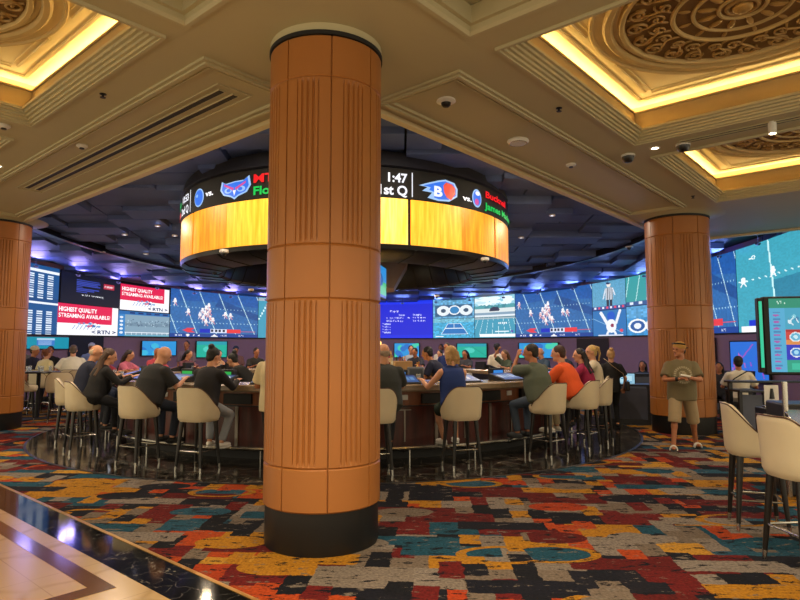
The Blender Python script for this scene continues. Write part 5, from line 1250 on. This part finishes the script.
# slot machine with tall display
SX, SY = (764-400)/607*7.0, 7.0
sm = thing('slot_machine', 'slot machine with bright game display and green light bar at the right edge', 'slot machine', (SX, SY, 0), R(-12))
q = MB(); q.box((.62, .02, 1.765), (1.24, .1, .9)); q.build('display_case', M_black, sm, bevel=.012)
def slot_pic():
    c = Canvas(120, 92, '1a9a90'); c.rect(0, 0, 1, .13, '0f8a70'); c.text('525', .07, .08, .05, 'd8f4e8'); c.text('5,000', .36, .08, .055, 'd8f4e8'); c.text('2,500', .7, .08, .055, 'd8f4e8'); c.rect(.3, .1, .6, .12, 'a0e0d0')
    c.rect(0, .13, .14, 1, '4aa8d0')
    for k in range(9): c.rect(.03, .18+k*.09, .1, .2+k*.09, '3878b0'); c.ell(.06, .23+k*.09, .03, .015, 'a058a8')
    c.rect(.14, .13, 1, .42, '3aa0c0'); g = random.Random(9)
    for k in range(16): x = .18+g.random()*.8; y = .18+g.random()*.18; c.ell(x, y, .02, .03, g.choice(['d8ecf4', '7cc8d8', '2a78a8'])); c.line(x, y, x+g.uniform(-.04, .04), y+.05, .014, 'cfe6ee')
    c.rect(.14, .42, 1, .63, 'c83a3a'); c.rect(.14, .42, 1, .46, 'a81c28'); c.rect(.14, .57, 1, .63, 'd8884a')
    c.rect(.14, .63, 1, .84, '1428b8')
    for k in range(6):
        for (y, c1, c2) in ((.525, '5ab0d0', 'c8e8f0'), (.735, '2a80c8', 'a0d8f0')): c.ell(.23+k*.14, y, .055, .065, 'e8f0f4'); c.ell(.23+k*.14, y, .045, .053, c1); c.ell(.23+k*.14, y, .02, .026, c2)
    c.rect(.14, .84, 1, 1, '0f9a80'); [c.rect(.18+k*.15, .88, .28+k*.15, .97, ('2ab89a', 'b04a70')[k % 3 == 1]) for k in range(6)]; return c
me = screen_mesh('display_screen', slot_pic(), lambda s, t: (.06+1.14*s, -.033, 2.19-.84*t), 1.0, 'tv_screen'); link('display_screen', me, sm, smooth=False)
q = MB(); q.box((-.035, .0, 1.77), (.055, .09, .86)); q.build('light_bar_housing', M_black, sm, bevel=.01); q = MB(); q.box((-.035, -.05, 1.78), (.03, .012, .76)); q.build('light_bar', glow('green_bar', '18c898', 1.0), sm, smooth=False)
q = MB(); q.box((.62, .1, .5), (1.0, .6, 1.0)); q.build('cabinet', M_char, sm, bevel=.02)
q = MB(); q.add([(.1, -.45, .72), (1.14, -.45, .72), (1.14, -.2, .72), (.1, -.2, .72), (.1, -.45, .8), (1.14, -.45, .8), (1.14, -.2, .95), (.1, -.2, .95)], [(3, 2, 1, 0), (4, 5, 6, 7), (0, 1, 5, 4), (1, 2, 6, 5), (2, 3, 7, 6), (3, 0, 4, 7)]); q.build('button_deck', M_chrome, sm, bevel=.01)
q = MB()
for k in range(6): q.cone((.25+k*.14, -.33, .86), (.25+k*.14, -.34, .885), .035, n=16)
q.build('button', mat('deck_button', 'c8a04a', .3), sm)
q = MB(); q.box((.62, .12, 1.2), (.2, .08, .4)); q.build('display_stand', M_char, sm)
for s_ in (.12, 1.12): q = MB(); q.cone((s_, -.2, 0), (s_, -.2, 1.25), .028, n=16); q.build('chrome_post', M_chrome, sm)
# chrome stand with sign holder
hx_, hy_ = (768-400)/607*9.6, 9.6
r_ = thing('sign_holder', 'small clear sign holder with a white card on a dark shelf by the right edge', 'sign holder', (hx_, hy_, 0)); q = MB(); q.box((0, 0, .35), (.34, .3, .7)); q.build('shelf_unit', M_frame, r_, bevel=.01)
q = MB(); q.box((0, -.03, .9), (.22, .012, .3)); q.build('card', M_white, r_); q = MB(); q.box((0, 0, .715), (.24, .1, .03)); q.build('holder_foot', M_chrome, r_, bevel=.004); q = MB(); q.cone((0, -.04, .84), (0, -.045, 1.0), .04, .02, 12); q.build('picture', M_dark, r_)
# two near stools
gn = 'cream stools in front of the slot machine'
stool('cream stool nearest the camera, cut by the right edge', 3.02, 4.62, R(-84), gn); stool('cream stool seen from the side near the right edge, beyond the nearest one', 3.24, 5.62, R(-108), gn)
# ---------------------------------------------------------------- ceiling fittings and lights
def ceil_dev(x, v, kind, lab, z=HZ, grp=None):
    X, Y = bp(x, v, z); 
    if kind == 'camera':
        r_ = thing('dome_camera', lab, 'security camera', (X, Y, z), 0, grp); q = MB(); q.lathe([(0, 0), (.1, 0), (.105, -.02), (.06, -.035), (0, -.035)], 24); q.build('housing', M_white, r_)
        q = MB(); q.lathe([(.055, -.03), (.05, -.06), (.03, -.08), (0, -.085)], 20); q.build('dome', M_dark, r_)
    elif kind == 'dark':
        r_ = thing('dark_dome_camera', lab, 'security camera', (X, Y, z), 0, grp); q = MB(); q.lathe([(0, 0), (.09, 0), (.095, -.02), (.08, -.03), (0, -.03)], 24); q.build('housing', M_white, r_)
        q = MB(); q.lathe([(.085, -.02), (.08, -.06), (.05, -.1), (0, -.11)], 20); q.build('dome', M_dark, r_)
    elif kind == 'speaker':
        r_ = thing('ceiling_speaker', lab, 'speaker', (X, Y, z), 0, grp); q = MB(); q.lathe([(0, 0), (.13, 0), (.14, -.02), (.12, -.045), (0, -.05)], 28); q.build('grille', M_white, r_)
        q = MB(); q.lathe([(.118, -.048), (.112, -.052), (.106, -.05)], 28); q.build('rim', M_chrome, r_)
    elif kind == 'detector':
        r_ = thing('smoke_detector', lab, 'smoke detector', (X, Y, z), 0, grp); q = MB(); q.lathe([(0, 0), (.07, 0), (.072, -.02), (.04, -.04), (0, -.045)], 20); q.build('housing', M_white, r_)
        q = MB(); q.lathe([(.03, -.04), (.03, -.055), (0, -.056)], 14); q.build('sensor', M_char, r_)
    elif kind == 'sprinkler':
        r_ = thing('sprinkler_head', lab, 'sprinkler', (X, Y, z), 0, grp); q = MB(); q.lathe([(0, 0), (.035, 0), (.035, -.006), (.012, -.012), (.01, -.035), (0, -.035)], 12); q.build('body', M_char, r_)
        q = MB(); q.lathe([(0, -.035), (.03, -.037), (.03, -.041), (0, -.041)], 12); q.build('deflector', M_char, r_)
ceil_dev(446, 100, 'camera', 'white dome camera on the ceiling panel right of the centre column')
ceil_dev(518, 140, 'speaker', 'round white ceiling speaker on the right ceiling panel')
ceil_dev(571, 164, 'detector', 'small white detector on the right ceiling panel beyond the speaker')
ceil_dev(82, 145, 'detector', 'small white detector beside the black slots in the left ceiling panel')
ceil_dev(103, 94, 'sprinkler', 'small dark sprinkler between the left coffer and the slotted panel')
ceil_dev(559, 108, 'sprinkler', 'small dark sprinkler between the right ceiling panel and the large coffer')
ceil_dev(628, 155, 'dark', 'small dark dome camera beside the corner of the large right coffer', grp=None)
ceil_dev(683, 144, 'dark', 'larger dark dome camera between the two right coffers')
ceil_dev(693, 196, 'sprinkler', 'small dark sprinkler on the ceiling above the right column')
ceil_dev(4, 125, 'detector', 'small white fitting on the ceiling by the left edge')
M_lampf = glow('lamp_face', 'fff0cc', 12)
def spot(X, Y, z, power, lab, r=.05, track=False, blend=.8, ang=120, col=(1, .8, .54), grp='round recessed lamps added to the ceiling', vis=True):
    r_ = thing('recessed_lamp', lab, 'ceiling lamp', (X, Y, z), 0, grp)
    if track:
        q = MB(); q.cone((0, 0, .0), (0, 0, -.14), .045, n=20); q.build('can', M_white, r_); q = MB(); q.cone((0, 0, -.138), (0, 0, -.145), .034, n=20); q.build('lamp_face', M_lampf, r_)
    else:
        q = MB(); q.lathe([(r, 0), (r+.025, 0), (r+.025, -.006), (r, -.006)], 24, closed=True); q.build('lamp_ring', M_white, r_)
        q = MB(); q.cone((0, 0, .0), (0, 0, -.003), r, n=20); q.build('lamp_face', M_lampf, r_)
    l = bpy.data.lights.new('light_source', 'SPOT'); l.energy = power; l.color = col; l.shadow_soft_size = .12; l.spot_size = R(ang); l.spot_blend = blend
    o = bpy.data.objects.new('light_source', l); COL.objects.link(o); o.location = (X, Y, z-.16 if track else z-.03)
X, Y = bp(772, 122, HZ); spot(X, Y, HZ, 120, 'small white cylindrical spotlight hanging in the slot between the right coffers', track=True, grp=None)
X, Y = bp(655, 148, HZ); spot(X, Y, HZ, 120, 'small lit lamp on the ceiling between the coffer corner and the dark dome camera', .045, grp=None)
ADDED_LAMPS = [(-2.3, -1.2), (-2.3, -3.6), (-.85, -2.6), (-3.4, -1.9), (-.85, -3.9), (5.6, -4.7), (-.85, 6.2), (9.2, -3.0), (-3.0, 4.35)]  # lamps added mostly outside the view to light the floor
for i, (u, w) in enumerate(ADDED_LAMPS):
    X, Y = UW(u, w); spot(X, Y, HZ, 380, 'small round recessed lamp added to the beige ceiling for light', .04)
for i, (x, v) in enumerate(((158, 219), (125, 226), (176, 229), (146, 247), (552, 208), (521, 231), (83, 240), (102, 246))):
    pass
# small lamps in the tiled ceiling and added blue wash lights above the video wall
def zplane_hit(x, v):
    r = ray(x, v); k = ((4.2+1.85)-CH)/(r[2]+.1*r[1]); return (r[0]*k, r[1]*k, CH+r[2]*k)
for i, (x, v) in enumerate(((158, 219), (175, 229), (125, 228), (103, 246), (146, 248), (552, 208), (521, 231), (441, 168))):
    X, Y, Z = zplane_hit(x, v); r_ = thing('tile_lamp', 'tiny round lamp set in the dark tiled ceiling over the bar', 'ceiling lamp', (X, Y, Z-.17), 0, 'tiny lamps in the dark tiled ceiling')
    q = MB(); q.lathe([(.04, .02), (.07, .02), (.07, -.01), (.04, -.01)], 20, closed=True); q.build('lamp_ring', M_white, r_); q = MB(); q.cone((0, 0, .02), (0, 0, .0), .04, n=16); q.build('lamp_face', glow('tile_lamp_face', 'e8ecff', 3), r_)
X, Y, Z = zplane_hit(629, 240); r_ = thing('dome_camera', 'dome camera on the blue tiles left of the right column', 'security camera', (X, Y, Z-.17)); q = MB(); q.lathe([(0, 0), (.1, 0), (.1, -.03), (0, -.03)], 20); q.build('housing', M_white, r_)
q = MB(); q.lathe([(.06, -.03), (.05, -.08), (0, -.1)], 16); q.build('dome', M_dark, r_)
# added warm lights without fittings, over the bar stools and under the ring
def area(X, Y, Z, sz, e, col, rot=(0, 0, 0)):
    l = bpy.data.lights.new('light_source', 'AREA'); l.shape = 'DISK'; l.size = sz; l.energy = e; l.color = col
    o = bpy.data.objects.new('light_source', l); COL.objects.link(o); o.location = (X, Y, Z); o.rotation_euler = rot
for k in range(10):
    an = R(36*k+18); X, Y = BC[0]+4.9*math.sin(an), BC[1]-4.9*math.cos(an)
    area(X, Y, zc(Y)-.25, .15, 60, (1, .8, .6))
for k in range(6):
    an = R(60*k); X, Y = BC[0]+2.9*math.sin(an), BC[1]-2.9*math.cos(an); area(X, Y, 3.12, .12, 22, (1, .76, .5))
# added blue-violet lights at the ceiling rim, standing in for screen glow
for k in range(25):
    th = R(-88+7.3*k); X, Y = BC[0]+10.35*math.sin(th), BC[1]+10.35*math.cos(th)
    z = zc(Y)-.22
    d_ = Vector((-math.sin(th), -math.cos(th), .3))
    area(X, Y, z, .5, 13, (.2, .32, 1) if k > 11 else (.4, .32, 1), d_.to_track_quat('-Z', 'Y').to_euler())
    root = thing('added_wash_light', 'small added blue violet light at the rim of the tiled ceiling', 'ceiling lamp', (X, Y, z-.03), 0, 'added blue lights round the tiled ceiling')
    q = MB(); q.lathe([(0, -.05), (.05, -.05), (.07, 0), (0, 0)], 16); q.build('housing', M_black, root); q = MB(); q.cone((0, 0, .0), (0, 0, .2), .006, n=6); q.build('stem', M_black, root)
w = bpy.data.worlds.new('world'); SC.world = w; w.use_nodes = True; w.node_tree.nodes['Background'].inputs[0].default_value = (1, .85, .58, 1); w.node_tree.nodes['Background'].inputs[1].default_value = 1.5
SC.view_settings.view_transform = 'Standard'; SC.view_settings.look = 'None'; SC.view_settings.gamma = 1; SC.view_settings.exposure = 0
